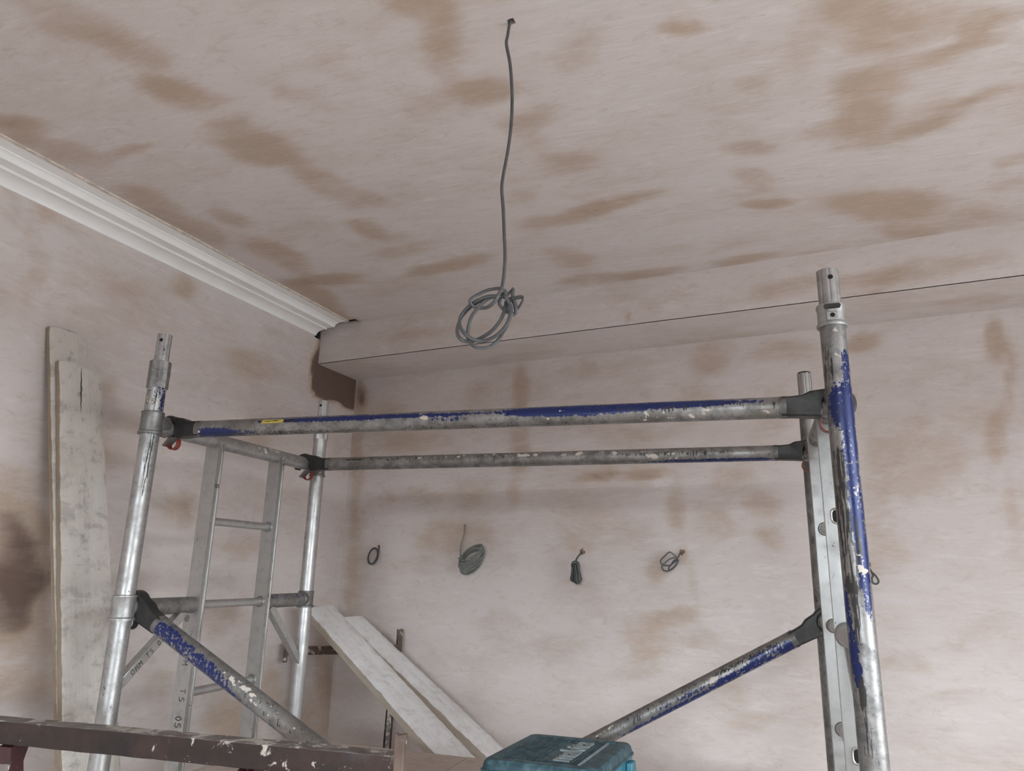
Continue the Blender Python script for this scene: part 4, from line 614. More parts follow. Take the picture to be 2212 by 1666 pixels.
def end_frame(side):
    left = side == 'left'; x = XL if left else XR
    root = thing('scaffold_end_frame', (x, (Y0 + Y1) / 2, 0),
                 'aluminium scaffold ladder frame by the left wall, marked TS 05 in black pen' if left else
                 'aluminium scaffold ladder frame on the right with blue paint on its near upright', 'scaffold frame', 'end frames of the scaffold tower')
    inward = 1 if left else -1
    # --- standards
    if left:
        n_std = tube('standard', (x, Y0, 0.02), (x, Y0, 2.142), RS, 'alu', root,
                     paint=blob([(2.115, 70, 0.02, 35, 0.62), (2.07, 100, 0.05, 24, 0.62)]), grime=blob([(2.06, 60, 0.09, 38, 0.55), (1.90, 62, 0.10, 26, 0.52), (0.9, -40, 0.5, 25, 0.42)]), splash=blob([(2.08, 60, 0.07, 80, 1.0)]))
        casting(x, Y0, 2.037, n_std, 1); fluted_sleeve(x, Y0, 2.138, 2.218, 'alu_dirty', n_std)
        spigot(x, Y0, 2.21, 2.301, 0.0203, 'alu', n_std, 22)
        casting(x, Y0, 1.533, n_std, 1, mat='cast_light')
        writing('handwriting', 'TS', on_tube((x, Y0, 0.02), (x, Y0, 2.142), RS, 2.090, -12, along=False), 0.017, n_std, adv=1.1)
        writing('handwriting', '05', on_tube((x, Y0, 0.02), (x, Y0, 2.142), RS, 2.067, -14, along=False), 0.015, n_std, adv=1.1, width=.11)
        writing('handwriting', "'", on_tube((x, Y0, 0.02), (x, Y0, 2.142), RS, 1.298, -3, along=False), 0.018, n_std, adv=.1, width=.4)
        writing('handwriting', '.', on_tube((x, Y0, 0.02), (x, Y0, 2.142), RS, 1.298, -3, along=False), 0.018, n_std, adv=.1, width=.4)
        f_std = tube('standard', (x, Y1, 0.02), (x, Y1, 2.14), RS, 'alu_clean', root, grime=blob([(1.9, -30, 0.4, 20, 0.35)]))
        casting(x, Y1, 2.022, f_std, -1, big=False); fluted_sleeve(x, Y1, 2.138, 2.20, 'alu_clean', f_std)
        spigot(x, Y1, 2.19, 2.295, 0.0203, 'alu_clean', f_std, 2)
        casting(x, Y1, 1.532, f_std, -1, big=False)
    else:
        n_std = tube('standard', (x, Y0, 0.02), (x, Y0, 2.165), RS, 'alu_dirty', root, seg=56, step=0.008,
                     paint=blob([(2.05, 44, 0.04, 26, 0.8), (1.97, 5, 0.05, 66, 0.80), (1.97, 35, 0.09, 36, 0.80), (1.88, 22, 0.08, 40, 0.80), (1.77, 28, 0.09, 40, 0.80), (1.69, 32, 0.07, 36, 0.80),
                                 (1.637, 30, 0.028, 36, 0.80), (1.60, 35, 0.04, 20, 0.6), (1.507, -52, 0.055, 24, 0.80), (1.46, -40, 0.03, 20, 0.8), (1.57, -66, 0.05, 14, 0.8)]),
                     grime=blob([(1.75, -30, 0.13, 44, 0.74), (1.87, -35, 0.014, 26, 0.9), (1.70, -10, 0.08, 40, 0.66), (1.62, -25, 0.02, 30, 0.95), (1.56, -22, 0.05, 18, 0.80), (1.43, -27, 0.03, 18, 0.95), (1.99, -45, 0.12, 30, 0.5), (1.36, -20, 0.05, 12, 0.6)]),
                     splash=blob([(1.75, 40, 0.14, 40, 0.6), (1.93, 45, 0.12, 30, 0.5), (2.1, 50, 0.06, 60, 0.6), (1.67, 30, 0.04, 60, 0.55)]))
        col = lathe('locking_collar', (x, Y0, 2.163), [(0, RS), (0.0, .0300), (0.004, .0312), (0.008, .0300), (0.010, .0278), (0.037, .0278), (0.041, .0292), (0.046, .0296), (0.049, .0285), (0.050, .020)], 'cast_light', n_std)
        box('lock_boss', (x - .002, Y0 - .0285, 2.181), (0.011, 0, 0), (0, 0.003, 0), (0, 0, 0.0095), 'cast_light', n_std, bevel=0.002)
        V, F, _ = tube_data((x - .001, Y0 - .024, 2.182), (x - .001, Y0 - .0322, 2.182), .0048, seg=18, step=.01); mesh_obj('screw_hole', V, F, 'void', n_std)
        V, F = prism_data([(-.017, 0), (-.014, .0055), (.014, .0055), (.017, 0), (.014, -.0055), (-.014, -.0055)], lambda s, t, w: (x + s, Y0 - .0262 - .0035 * math.cos(s / .02) + w, 2.2025 + t), .0008)
        mesh_obj('collar_slot', V, F, 'cast_dark', n_std, smooth=False)
        spigot(x, Y0, 2.205, 2.292, 0.0222, 'alu', n_std, 8)
        f_std = tube('standard', (x, Y1, 0.02), (x, Y1, 2.165), RS, 'alu_dirty', root)
        lathe('locking_collar', (x, Y1, 2.163), [(0, RS), (0, .030), (0.045, .029), (0.05, .020)], 'cast_light', f_std)
        spigot(x, Y1, 2.205, 2.29, 0.0215, 'alu_flat', f_std, 170, cap=True)
    for s in (n_std, f_std):
        yy = Y0 if s is n_std else Y1
        lathe('base_plate', (x, yy, 0.0), [(0, .07), (.006, .07), (.008, .03), (.03, .03), (.03, .02)], 'cast', s)
    # --- rails
    rail_m = 'alu' if left else 'alu_dirty'
    tube('top_rail', (x, Y0 + RS * .8, 2.03), (x, Y1 - RS * .8, 2.03), RR, rail_m, root, splash=blob([(.45, 60, .1, 40, 1.0)]), grime=blob([(.35, 0, .1, 30, .4)]))
    mid = 'alu_clean' if not left else 'alu_dirty'
    for z in (1.53, 1.03, 0.53):
        tube('mid_rail', (x, Y0 + RS * .8, z), (x, S1[0] + .001, z), RR, mid, root)
        tube('mid_rail', (x, S2[1] - .001, z), (x, Y1 - RS * .8, z), RR, 'alu_dirty' if left else mid, root, paint=blob([(.1, 20, .2, 60, .35)]) if left else None)
    # --- ladder
    st1 = stile(x, S1, 0.30, 2.03, root); st2 = stile(x, S2, 0.30, 2.03, root)
    zs = [1.78, 1.53, 1.28, 1.03, 0.78, 0.53]
    for z in zs:
        o = tube('ladder_rung', (x, S1[1] - .004, z), (x, S2[0] + .004, z), 0.0125, 'alu_clean', root, seg=24, step=.02)
        lathe('weld_ring', (x, S2[0] - .0035, z), [(0, .0125), (.0, .0155), (.003, .0185), (.0036, .0185)], 'alu_dirty', o, axis=Vector((0, 1, 0)), seg=24)
    if left:
        for st, yy in ((st1, S1[0]), ):
            pass
        zf = [(1.565, -.014), (1.49, -.016), (1.52, .012)]
        for z, dx in ((1.49, -.012),): lathe('weld_ring', (x + dx, S1[0] - .002, z), [(0, .001), (0, .008), (.0015, .010), (.002, .010)], 'alu_dirty', st1, axis=Vector((0, 1, 0)), seg=20)
        fn = lambda u, v: Vector((x - .006 + v, S1[0] - .0005, 1.372 - u))
        writing('handwriting', 'M', fn, 0.018, st1, width=.10)
        fn = lambda u, v: Vector((x - .003 + v, S1[0] - .0005, 1.295 - u))
        writing('handwriting', 'TS', fn, 0.019, st1, adv=1.15, width=.10, seed=3)
        fn = lambda u, v: Vector((x - .006 + v, S1[0] - .0005, 1.222 - u))
        writing('handwriting', '05', fn, 0.020, st1, adv=.9, width=.12, seed=4)
        fn = lambda u, v: Vector((x + .0256, S1[0] + .005 + u, 1.882 + v))
        writing('handwriting', '05', fn, 0.011, st1, adv=.8, width=.14, seed=5)
        fn = lambda u, v: Vector((x + .0256, S2[0] + .006 + u, 1.545 + v))
        writing('handwriting', '8', fn, 0.011, st2, adv=.8, width=.14, seed=5)
    else:
        # hollow crimped rung ends showing in the near stile
        for z in (1.79, 1.285, 1.03, 0.78):
            w, h = .0150, .0185
            rr = [(w * (abs(math.cos(a)) ** .6) * (1 if math.cos(a) > 0 else -1), h * (abs(math.sin(a)) ** .6) * (1 if math.sin(a) > 0 else -1)) for a in [2 * math.pi * i / 28 for i in range(28)]]
            V = []; F = []
            for k, (sc, dy) in enumerate(((1.0, 0.0), (1.0, -.003), (.86, -.0042), (.74, -.003), (.70, 0.001))):
                V += [(x + .0015 + a * sc, S1[0] + dy, z + b * sc) for a, b in rr]
            for k in range(4):
                for j in range(28): q = (j + 1) % 28; F.append((k * 28 + j, k * 28 + q, k * 28 + 28 + q, k * 28 + 28 + j))
            rim = mesh_obj('rung_rim', V, F, 'alu_flat', st1)
            V = [(x + .0015 + a * .72, S1[0] - .0006, z + b * .72) for a, b in rr]
            V += [(p[0], S1[0] + .002, p[2]) for p in V[:28]]
            F = [tuple(range(28)), tuple(range(28, 56))] + [(j, (j + 1) % 28, 28 + (j + 1) % 28, 28 + j) for j in range(28)]
            mesh_obj('rung_opening', V, F, 'void', rim, smooth=False)
        lathe('weld_ring', (x, S1[0] - .010, 1.53), [(0, RR), (.002, .0262), (.005, .0275), (.008, .0262), (.0095, RR)], 'cast_light', st1, axis=Vector((0, 1, 0)))
    # --- gusset struts from the mid rail down to the uprights
    for (a, b, wr) in (((x, S1[0] - .035, 1.512), (x, Y0 + .018, 1.335), True), ((x, S2[1] + .03, 1.51), (x, Y1 - .012, 1.312), False)):
        a, b = Vector(a), Vector(b); d = (b - a).normalized(); nn = Vector((1, 0, 0)).cross(d)
        V, F = box_data((a + b) / 2, d * ((b - a).length / 2), Vector((.0125, 0, 0)), nn * .0125)
        g = mesh_obj('gusset_strut', V, F, 'alu_clean', root, bevel=.002)
        if left and wr:
            up = -nn if nn.z < 0 else nn
            dd = -d
            fn = lambda u, v, b=b, dd=dd, up=up: b + dd * (.040 + u) + Vector((.0128, 0, 0)) + up * (v - .008)
            fn2 = lambda u, v, b=b, dd=dd: b + dd * (.040 + u) + (Vector((1, 0, 0)).cross(dd) if False else Vector((0, 0, 0)))
            writing('handwriting', 'OHM TS 05', fn, 0.0145, g, adv=1.02, width=.12, seed=8)
    return root
frame_l = end_frame('left')
frame_r = end_frame('right')

# ================================================================== BRACES WITH HOOKS
def hook(c, d, mat, latch, par, yh=0.018, side=-1):
    """claw round a rail (axis y) at c, d = direction towards the tube"""
    c = Vector(c); d = Vector(d).normalized(); up = Vector((0, -1, 0)).cross(d).normalized()
    if up.z < 0: up = -up
    yax = Vector((0, 1, 0)) if abs(d.y) < .3 else (Vector((0, 1, 0)) - d * d.y).normalized()
    poly = [(.112, .0215), (.088, .0220), (.066, .0240), (.050, .0320)]
    poly += [(.0405 * math.cos(R(a)), .0405 * math.sin(R(a)) + .001) for a in range(58, 216, 12)]
    poly += [(.0262 * math.cos(R(a)), .0262 * math.sin(R(a))) for a in range(205, -32, -14)]
    poly += [(.030, -.0255), (.066, -.0235), (.112, -.0215)]
    V, F = prism_data(poly, lambda s, t, w: c + d * s + up * t + yax * w, yh)
    o = mesh_obj('hook', V, F, mat, par, bevel=.004, sharp=50)
    # tongue plate below the claw
    V, F = prism_data([(.030, -.026), (.012, -.030), (-.010, -.050), (-.016, -.047), (.004, -.024), (.02, -.022)], lambda s, t, w: c + d * s + up * t + yax * w, yh * .75)
    mesh_obj('hook_tongue', V, F, 'cast', o, bevel=.001)
    pts = [c + d * (.016 + .017 * math.cos(R(a))) + up * (-.040 + .018 * math.sin(R(a))) for a in range(40, -215, -15)]
    V, F = sweep_data(pts, .0085 if latch != 'cast_light' else .004, .0016, seg=8, n=2, ref=tuple(d.cross(yax).cross(yax)))
    # flat strap: wide across the claw
    Q = catmull(pts, 2); V = []; F = []
    for i, q in enumerate(Q):
        t = (Q[min(i + 1, len(Q) - 1)] - Q[max(i - 1, 0)]).normalized(); nr = t.cross(yax).normalized()
        hw = .0085
        V += [q + yax * hw + nr * .0016, q - yax * hw + nr * .0016, q - yax * hw - nr * .0016, q + yax * hw - nr * .0016]
    for i in range(len(Q) - 1):
        for j in range(4): k = (j + 1) % 4; F.append((i * 4 + j, i * 4 + k, i * 4 + 4 + k, i * 4 + 4 + j))
    F += [(0, 1, 2, 3), (4 * len(Q) - 4, 4 * len(Q) - 1, 4 * len(Q) - 2, 4 * len(Q) - 3)]
    tag(mesh_obj('latch', V, F, latch, o, bevel=.0006), {'red': 'red plastic latch', 'black_latch': 'black plastic latch', 'cast_light': 'pale metal latch'}[latch])
    return o
def brace(label, a, b, mat, latches, hookmats, group=None, **attrs):
    a, b = Vector(a), Vector(b); d = (b - a).normalized()
    root = thing('scaffold_brace', a, label, 'scaffold brace', group)
    ta, tb = a + d * .100, b - d * .100
    tu = tube('tube', ta, tb, .0241, mat, root, seg=48, step=.008, **attrs)
    for p, dd in ((ta, d), (tb, -d)):
        lathe('crimp_ring', p, [(0, .0200), (.0, .0248), (.006, .0252), (.010, .0243), (.016, .0243)], 'cast', tu, axis=dd)
    hook(a, d, hookmats[0], latches[0], root); hook(b, -d, hookmats[1], latches[1], root)
    return root, tu, ta, tb
# near horizontal brace (angles: 0 = top, 90 = towards the camera, 180 = underneath)
rt, tu, ta, tb = brace('horizontal scaffold brace nearest the camera, blue painted ends and a yellow sticker', (XL, 1.640, 2.030), (XR, 1.640, 2.012), 'alu_dirty', ('red', 'red'), ('cast_dark', 'cast_dark'), 'horizontal braces of the tower',
      paint=blob([(.055, 138, .085, 42, 1.0), (.14, 140, .07, 25, .6), (.50, 62, .26, 20, 1.0), (.62, 66, .30, 14, .9), (.28, 62, .06, 14, .3), (1.13, 68, .20, 34, 1.05), (1.32, 58, .20, 26, 1.0), (1.15, 90, .06, 20, .7), (1.48, 60, .08, 15, .7), (.80, 95, .05, 14, .5)]),
      grime=blob([(.25, 150, .3, 20, .5), (1.4, 80, .2, 20, .4), (.9, 150, .3, 20, .35)]),
      splash=blob([(.74, 80, .03, 16, 1.6), (.05, 135, .08, 50, .6), (1.4, 120, .2, 30, .8)]))
f = on_tube(ta, tb, .0241, .235, 66)
V = []; F = []
for i in range(13):
    for j in range(5): V.append(f(i * .0058, (j - 2) * .0028))
for i in range(12):
    for j in range(4): F.append((i * 5 + j, i * 5 + 5 + j, i * 5 + 6 + j, i * 5 + 1 + j))
stk = tag(mesh_obj('sticker', V, F, 'yellow', tu, smooth=False), 'torn yellow sticker with black print')
V = []; F = []
for k, (u0, u1, v0, v1) in enumerate(((-.012, -.004, -.004, .004), (.008, .052, -.0015, .0005), (.072, .082, -.004, .004), (.084, .092, -.005, .0), (.095, .106, -.002, .005))):
    b0 = len(V); g = on_tube(ta, tb, .0245, .235, 66)
    for i in range(4):
        for vv in (v0, v1): V.append(g(u0 + (u1 - u0) * i / 3, vv + .0008 * ((i * 7 + k) % 3 - 1)))
    for i in range(3): F.append((b0 + 2 * i, b0 + 2 * i + 2, b0 + 2 * i + 3, b0 + 2 * i + 1))
mesh_obj('sticker_print', V, F, 'ink', stk, smooth=False)
writing('handwriting', 'OHM', on_tube(ta, tb, .0241, .36, 168, flip=-1), .014, tu, adv=1.0, width=.11, seed=12)
writing('handwriting', '50', on_tube(ta, tb, .0241, .295, 168, flip=-1), .014, tu, adv=1.0, width=.11, seed=13)
writing('mark', '(' if False else '8', on_tube(ta, tb, .0241, 1.42, 95), .012, tu, width=.12, mat='cornice_edge')
brace('grey horizontal scaffold brace further back, speckled with white plaster', (XL, 2.320, 2.026), (XR, 2.320, 2.021), 'alu_dirty', ('red', 'red'), ('cast_dark', 'cast_dark'), 'horizontal braces of the tower',
      paint=blob([(1.42, 150, .22, 20, .8)]), grime=blob([(.12, 60, .05, 12, 1.0), (.30, 60, .12, 20, .5), (1.3, 80, .2, 20, .5), (.6, 70, .4, 20, .35)]),
      splash=blob([(.9, 60, .25, 20, 1.1), (1.25, 110, .06, 40, 1.1), (.6, 50, .5, 20, .9)]))
dd = (math.cos(math.atan(.49)), 0, -math.sin(math.atan(.49)))
brace('diagonal scaffold brace falling from the left frame behind the brown trestle bar', (XL, 1.600, 1.535), (0.14, 1.600, 1.535 - .49 * (.14 - XL)), 'alu_dirty', ('black_latch', 'black_latch'), ('cast_dark', 'cast_dark'), 'diagonal braces of the tower',
      paint=blob([(.05, 78, .09, 50, .72), (.17, 90, .11, 48, .66), (.28, 130, .06, 30, .62), (.17, 150, .10, 20, .72), (.42, 150, .1, 16, .6), (.66, 85, .10, 26, .60), (.80, 135, .15, 30, .55)]),
      grime=blob([(.5, 60, .3, 40, .3)]), splash=blob([(.33, 50, .06, 20, 1.6), (.4, 60, .1, 30, 1.0), (.6, 50, .3, 30, .6)]))
brace('diagonal scaffold brace rising to the right frame, bright blue at its top', (XR, 2.320, 1.530), (XL, 2.320, 1.530 - .55 * (XR - XL)), 'alu_dirty', ('cast_light', 'black_latch'), ('cast_dark', 'cast_dark'), 'diagonal braces of the tower',
      paint=blob([(.03, -125, .04, 50, .8), (.18, -128, .13, 32, .74), (.10, -85, .06, 30, .6), (.38, -142, .16, 24, .70), (.52, -150, .1, 18, .62), (.36, -95, .1, 14, .5)]),
      grime=blob([(.15, -60, .12, 20, .65), (.5, -70, .3, 30, .35)]), splash=blob([(.27, -80, .02, 20, 1.8), (.60, -70, .06, 30, 1.0)]))

# ================================================================== PLANKS
def plank(name, label, a, b, w, width, thick, mat, group=None, taper=1.0, end_drop=0.0, n=60, seed=1, crack=None, notch=None, chamfer=(0.0, 0.0), slant=0.0, par=None, bare_end=0.0):
    """a,b: near top edge at both ends; w: unit width direction; body goes below the face"""
    a, b, w = Vector(a), Vector(b), Vector(w).normalized(); ln = (b - a).length; d = (b - a) / ln
    w = (w - d * w.dot(d)).normalized(); nr = d.cross(w)
    rnd = random.Random(seed)
    # section: list of (along width 0..1, depth 0..1, bare)
    q = .05
    sec = [(q, 0, 0), (.25, 0, 0), (.5, 0, 0), (.75, 0, 0), (1 - q, 0, 0), (1, .12, .3), (1, .5, .8), (1, .88, .6), (1 - q, 1, .4), (.5, 1, .5), (q, 1, .5), (0, .88, .7), (0, .6, .85), (0, .3, .8), (0.006, .10, .35)]
    V = []; F = []; A = []; UV = []; CR = []; m = len(sec)
    per = [0]
    for i in range(n + 1):
        t = i / n; ww = width * (1 + (taper - 1) * t)
        for j, (sw, sd, br) in enumerate(sec):
            jw = rnd.uniform(-.0018, .0018) if j in (0, 4, 5, 14, 12) else 0
            jd = rnd.uniform(-.0012, .0012)
            x = sw * ww + jw; tt = t
            cut = 0.0
            if notch and sw < .1 and abs(t - notch[0]) < notch[1]: x += notch[2]
            if i == 0: tt += chamfer[0] * sw ** 3 / ln + chamfer[1] * (1 - sw) ** 3 / ln + rnd.uniform(0, .003) / ln + slant * sw / ln
            p = a + d * (tt * ln) + w * x - nr * (sd * thick + jd)
            if NFLIP: p = a + d * (tt * ln) + w * x + nr * (sd * thick + jd)
            V.append(p); A.append(br + (.35 if t * ln < bare_end else 0)); UV.append((tt * ln, sw * width + sd * thick)); CR.append(0.0)
    for i in range(n):
        for j in range(m): k = (j + 1) % m; F.append((i * m + j, i * m + k, (i + 1) * m + k, (i + 1) * m + j))
    F += [tuple(range(m)), tuple(range(n * m, n * m + m))]
    o = mesh_obj(name, V, F, mat, par, attrs={'bare': A}, uvs=UV, origin=tuple(b) if par is None else None, sharp=45)
    if crack:
        t0, t1, s0, s1 = crack; V = []; F = []
        k = 14
        for i in range(k + 1):
            f = i / k; p = a + d * ((t0 + (t1 - t0) * f)) + w * (s0 + (s1 - s0) * f + .0008 * math.sin(i * 2.1)) + nr * (.0006 * (1 if not NFLIP else -1))
            hw = .0016 * math.sin(math.pi * min(1, f * 1.0 + .02)) + .0003
            V += [p - w * hw, p + w * hw]
        for i in range(k): F.append((2 * i, 2 * i + 1, 2 * i + 3, 2 * i + 2))
        mesh_obj('crack', V, F, 'void', o, smooth=False)
    if label: tag(o, label, 'plank', group)
    return o
NFLIP = False
# two boards leaning on the left wall, one in front of the other
def wall_pt(l, o, z): return C + L * l + N * o + Z * z
wd = L
A0, B0 = wall_pt(-1.676, .065, 2.278), wall_pt(-1.480, .432, 0.0)
# direction check: face must look into the room
_d = (B0 - A0).normalized(); NFLIP = _d.cross(L).dot(N) < 0
plank('leaning_plank', 'plaster-caked board leaning on the left wall, shorter front one of the pair', A0, B0, L, .146, .025, 'board', 'boards leaning on the left wall', taper=1.50, seed=4, crack=(.012, .17, .074, .070), chamfer=(.030, .0), n=90)
A1, B1 = wall_pt(-1.703, .0215, 2.395), wall_pt(-1.455, .404, 0.0)
plank('leaning_plank', 'longer board behind the caked board on the left wall, its worn top showing above', A1, B1, L, .134, .020, 'board', 'boards leaning on the left wall', taper=1.3, seed=7, chamfer=(.028, .006), n=90, bare_end=.02)
# two pale boards propped on the far trestle
def prop(label, T, Bp, width, thick, up_ext, down_z, seed, **k):
    global NFLIP
    T, Bp = Vector(T), Vector(Bp); d = (Bp - T).normalized(); a = T - d * up_ext
    b = T + d * ((down_z - T.z) / d.z)
    hd = Vector((d.x, d.y, 0)).normalized(); w = Vector((-hd.y, hd.x, 0))
    nr = d.cross(w); NFLIP = nr.z < 0
    return plank('propped_plank', label, a, b, w, width, thick, 'pale_board', 'pale boards propped on the far trestle', seed=seed, **k)
prop('pale dusty board propped on the far trestle, the left one nearest the scaffold upright', (-1.8646, 2.82, 1.4515), (-1.1347, 2.57, 1.0133), .162, .036, .080, .03, 11, slant=.075, taper=1.0, n=120)
prop('pale dusty board propped on the far trestle, the right one with a square-cut top', (-1.8077, 2.990, 1.430), (-1.0661, 2.93, 0.9353), .156, .036, .0, .03, 14, taper=1.10, n=120, notch=(.258, .006, .006), chamfer=(0.0, 0.0))

# ================================================================== TRESTLES
def bar(name, a, b, w, h, mat, par, **k):
    """bar with its top face centre line a->b"""
    a, b = Vector(a), Vector(b); d = (b - a).normalized(); s = d.cross(Z).normalized(); u = s.cross(d)
    n = 60; V = []; F = []; SP = []; rnd = random.Random(3)
    sec = [(-1, -.95), (-.95, -1), (-.3, -1), (.3, -1), (.95, -1), (1, -.95), (1, -.4), (1, .2), (1, .94), (.95, 1), (.3, 1), (-.3, 1), (-.95, 1), (-1, .94)]
    m = len(sec)
    for i in range(n + 1):
        for sx, sz in sec:
            V.append(a + (b - a) * (i / n) + s * (sx * w / 2 + rnd.uniform(-.0004, .0004)) + u * (sz * h / 2 - h / 2 + rnd.uniform(-.0005, .0005)))
            SP.append(1.0 if sz > .99 and abs(sx) < .96 else .0)
    for i in range(n):
        for j in range(m): q = (j + 1) % m; F.append((i * m + j, i * m + q, i * m + m + q, i * m + m + j))
    F += [tuple(range(m)), tuple(range(n * m, n * m + m))]
    return mesh_obj(name, V, F, mat, par, attrs={'splash': SP}, sharp=22)
# near one
e = Vector((.9965, .083, 0)).normalized(); s_ = Vector((.083, -.9965, 0))
TA = Vector((-1.95, 1.070, 1.350)); TB = Vector((-0.5925, 1.181, 1.350))
root = thing('trestle', ((TA.x + TB.x) / 2, (TA.y + TB.y) / 2, 0), 'dark brown steel builders trestle in the foreground, splashed with plaster', 'trestle')
bar('top_bar', TA, TB, .040, .040, 'brown', root)
def flat_prong(name, c, d, s, zb, zt, w, th, mat, par):
    poly = [(-w / 2, zb), (w / 2, zb), (w / 2, zt - .012), (w * .62, zt - .003), (w * .5, zt + .001), (-w * .15, zt - .002), (-w * .52, zt + .0015), (-w * .55, zt - .008)]
    V, F = prism_data(poly, lambda a, b, q: Vector((c.x, c.y, 0)) + s * a + Z * b + d * q, th / 2)
    return mesh_obj(name, V, F, mat, par, bevel=.0015)
flat_prong('end_stop', TB + e * .008, s_, e, 1.27, 1.381, .017, .014, 'rusty', root)
flat_prong('end_stop', TA - e * .008, s_, e, 1.27, 1.381, .017, .014, 'rusty', root)
for x, spl in ((-1.372, .0), (-.86, 0)):
    top = TA + e * ((x - TA.x) / e.x)
    for q in (-1, 1):
        a = Vector((top.x, top.y, 1.312)) + s_ * (q * .006); b = Vector((top.x + .0, top.y, 0.0)) + s_ * (q * .30)
        bar('leg', a, b, .028, .028, 'maroon', root)
a = TA + e * ((-1.372 - TA.x) / e.x); b = TA + e * ((-.86 - TA.x) / e.x)
for q in (-1, 1):
    bar('cross_rail', Vector((a.x, a.y, .45)) + s_ * (q * .2), Vector((b.x, b.y, .45)) + s_ * (q * .2), .025, .025, 'maroon', root)
# far one
TA = Vector((-2.012, 2.885, 1.302)); TB = Vector((-1.626, 3.198, 1.302)); e = (TB - TA).normalized(); s_ = e.cross(Z)
root = thing('trestle', ((TA.x + TB.x) / 2, (TA.y + TB.y) / 2, 0), 'plaster-caked steel trestle in the far corner under the pale boards', 'trestle')
bar('top_bar', TA, TB, .036, .036, 'caked', root)
flat_prong('end_stop', TA - e * .008, s_, e, 1.235, 1.312, .018, .030, 'caked', root)
flat_prong('end_stop', TB + e * .006, s_, e, 1.23, 1.372, .022, .026, 'caked', root)
for x, dx in ((-1.965, .0), (-1.640, -.03)):
    top = TA + e * ((x - TA.x) / e.x)
    for q in (-1, 1):
        bar('leg', Vector((top.x, top.y, 1.268)) + s_ * (q * .006), Vector((top.x + dx * 1.0, top.y, 0)) + s_ * (q * .06), .022, .022, 'brown', root)

# ================================================================== PLATFORM
root = thing('scaffold_platform', (-.70, 1.95, 1.05), 'worn plywood scaffold platform hooked between the two end frames', 'scaffold platform')
PY0, PY1, PZ = 1.662, 2.252, 1.090
def slab(name, x0, x1, y0, y1, z1, th, mat, seed=0):
    nx, ny = 24, 14; V = []; F = []; A = []; UV = []
    rnd = random.Random(seed)
    for k in (0, 1):
        for i in range(nx + 1):
            for j in range(ny + 1):
                X = x0 + (x1 - x0) * i / nx; Y = y0 + (y1 - y0) * j / ny
                if j in (0, ny): Y += rnd.uniform(-.0015, .0015)
                V.append((X, Y, z1 - k * th)); UV.append((X, Y)); A.append(.25 if (i in (0, nx) or j in (0, ny)) else .12)
    off = (nx + 1) * (ny + 1); I = lambda i, j, k=0: k * off + i * (ny + 1) + j
    for i in range(nx):
        for j in range(ny):
            F.append((I(i, j), I(i + 1, j), I(i + 1, j + 1), I(i, j + 1))); F.append((I(i, j, 1), I(i, j + 1, 1), I(i + 1, j + 1, 1), I(i + 1, j, 1)))
    for i in range(nx): F.append((I(i, 0), I(i, 0, 1), I(i + 1, 0, 1), I(i + 1, 0))); F.append((I(i, ny), I(i + 1, ny), I(i + 1, ny, 1), I(i, ny, 1)))
    for j in range(ny): F.append((I(0, j), I(0, j + 1), I(0, j + 1, 1), I(0, j, 1))); F.append((I(nx, j), I(nx, j, 1), I(nx, j + 1, 1), I(nx, j + 1)))
    return mesh_obj(name, V, F, mat, root, attrs={'bare': A}, uvs=UV, sharp=30)
slab('plywood_deck', -1.532, -.884, PY0, PY1, PZ, .014, 'ply', 1)
tag(slab('trapdoor', -.880, .090, PY0, PY1, PZ + .001, .014, 'ply', 2), 'browner plywood hatch')
for y in (PY0 + .014, PY1 - .014):
    box('side_beam', (-.721, y, PZ - .045), (.79, 0, 0), (0, .012, 0), (0, 0, .030), 'alu', root)
for x, s in ((XL, 1), (XR, -1)):
    for y in (PY0 + .10, PY1 - .08):
        V, F = prism_data([(.10, .012), (.03, .014), (0, .042), (-.03, .018), (-.024, 0), (0, .025), (.024, .0), (.03, -.02), (.10, -.02)], lambda a, b, w: (x + a * s, y + w, 1.045 + b - .012), .018)
        mesh_obj('platform_hook', V, F, 'cast', root, bevel=.003)
for yy in ((S1[0] + .02, 1.0),):
    pass

# ================================================================== TOOL CASE
u = Vector((math.cos(R(84.9)), math.sin(R(84.9)), 0)); w = Vector((math.cos(R(.8)), math.sin(R(.8)), 0))
O = Vector((-.650, 1.726, 0)); LU, LW = .331, .287; ZT = 1.2205
root = thing('tool_case', O + u * (LU / 2) + w * (LW / 2) + Z * (PZ + .002), 'teal plastic power tool case with ribbed lid lying on the platform', 'tool case')
def cp(a, b, z): return O + u * a + w * b + Z * z
def rr_ring(m_, z, r, k=7):
    x0, x1, y0, y1 = m_, LU - m_, m_, LW - m_
    out = []
    for cx_, cy_, a0 in ((x1 - r, y1 - r, 0), (x0 + r, y1 - r, 90), (x0 + r, y0 + r, 180), (x1 - r, y0 + r, 270)):
        for i in range(k + 1):
            a = R(a0 + 90 * i / k); out.append(cp(cx_ + r * math.cos(a), cy_ + r * math.sin(a), z))
    return out
def ring_loft(name, spec, mat, par, cap=(True, True), bevel=0):
    rings = [rr_ring(*s) for s in spec]; m = len(rings[0]); V = [p for r_ in rings for p in r_]; F = []
    for i in range(len(rings) - 1):
        for j in range(m): k = (j + 1) % m; F.append((i * m + j, i * m + k, i * m + m + k, i * m + m + j))
    if cap[0]: F.append(tuple(range(m)))
    if cap[1]: F.append(tuple(range((len(rings) - 1) * m, len(rings) * m)))
    return mesh_obj(name, V, F, mat, par, sharp=38)
ring_loft('case_body', [(.016, PZ + .0025, .02), (.010, PZ + .010, .024), (.006, 1.150, .024), (.003, 1.153, .020), (.003, 1.191, .020)], 'teal', root)
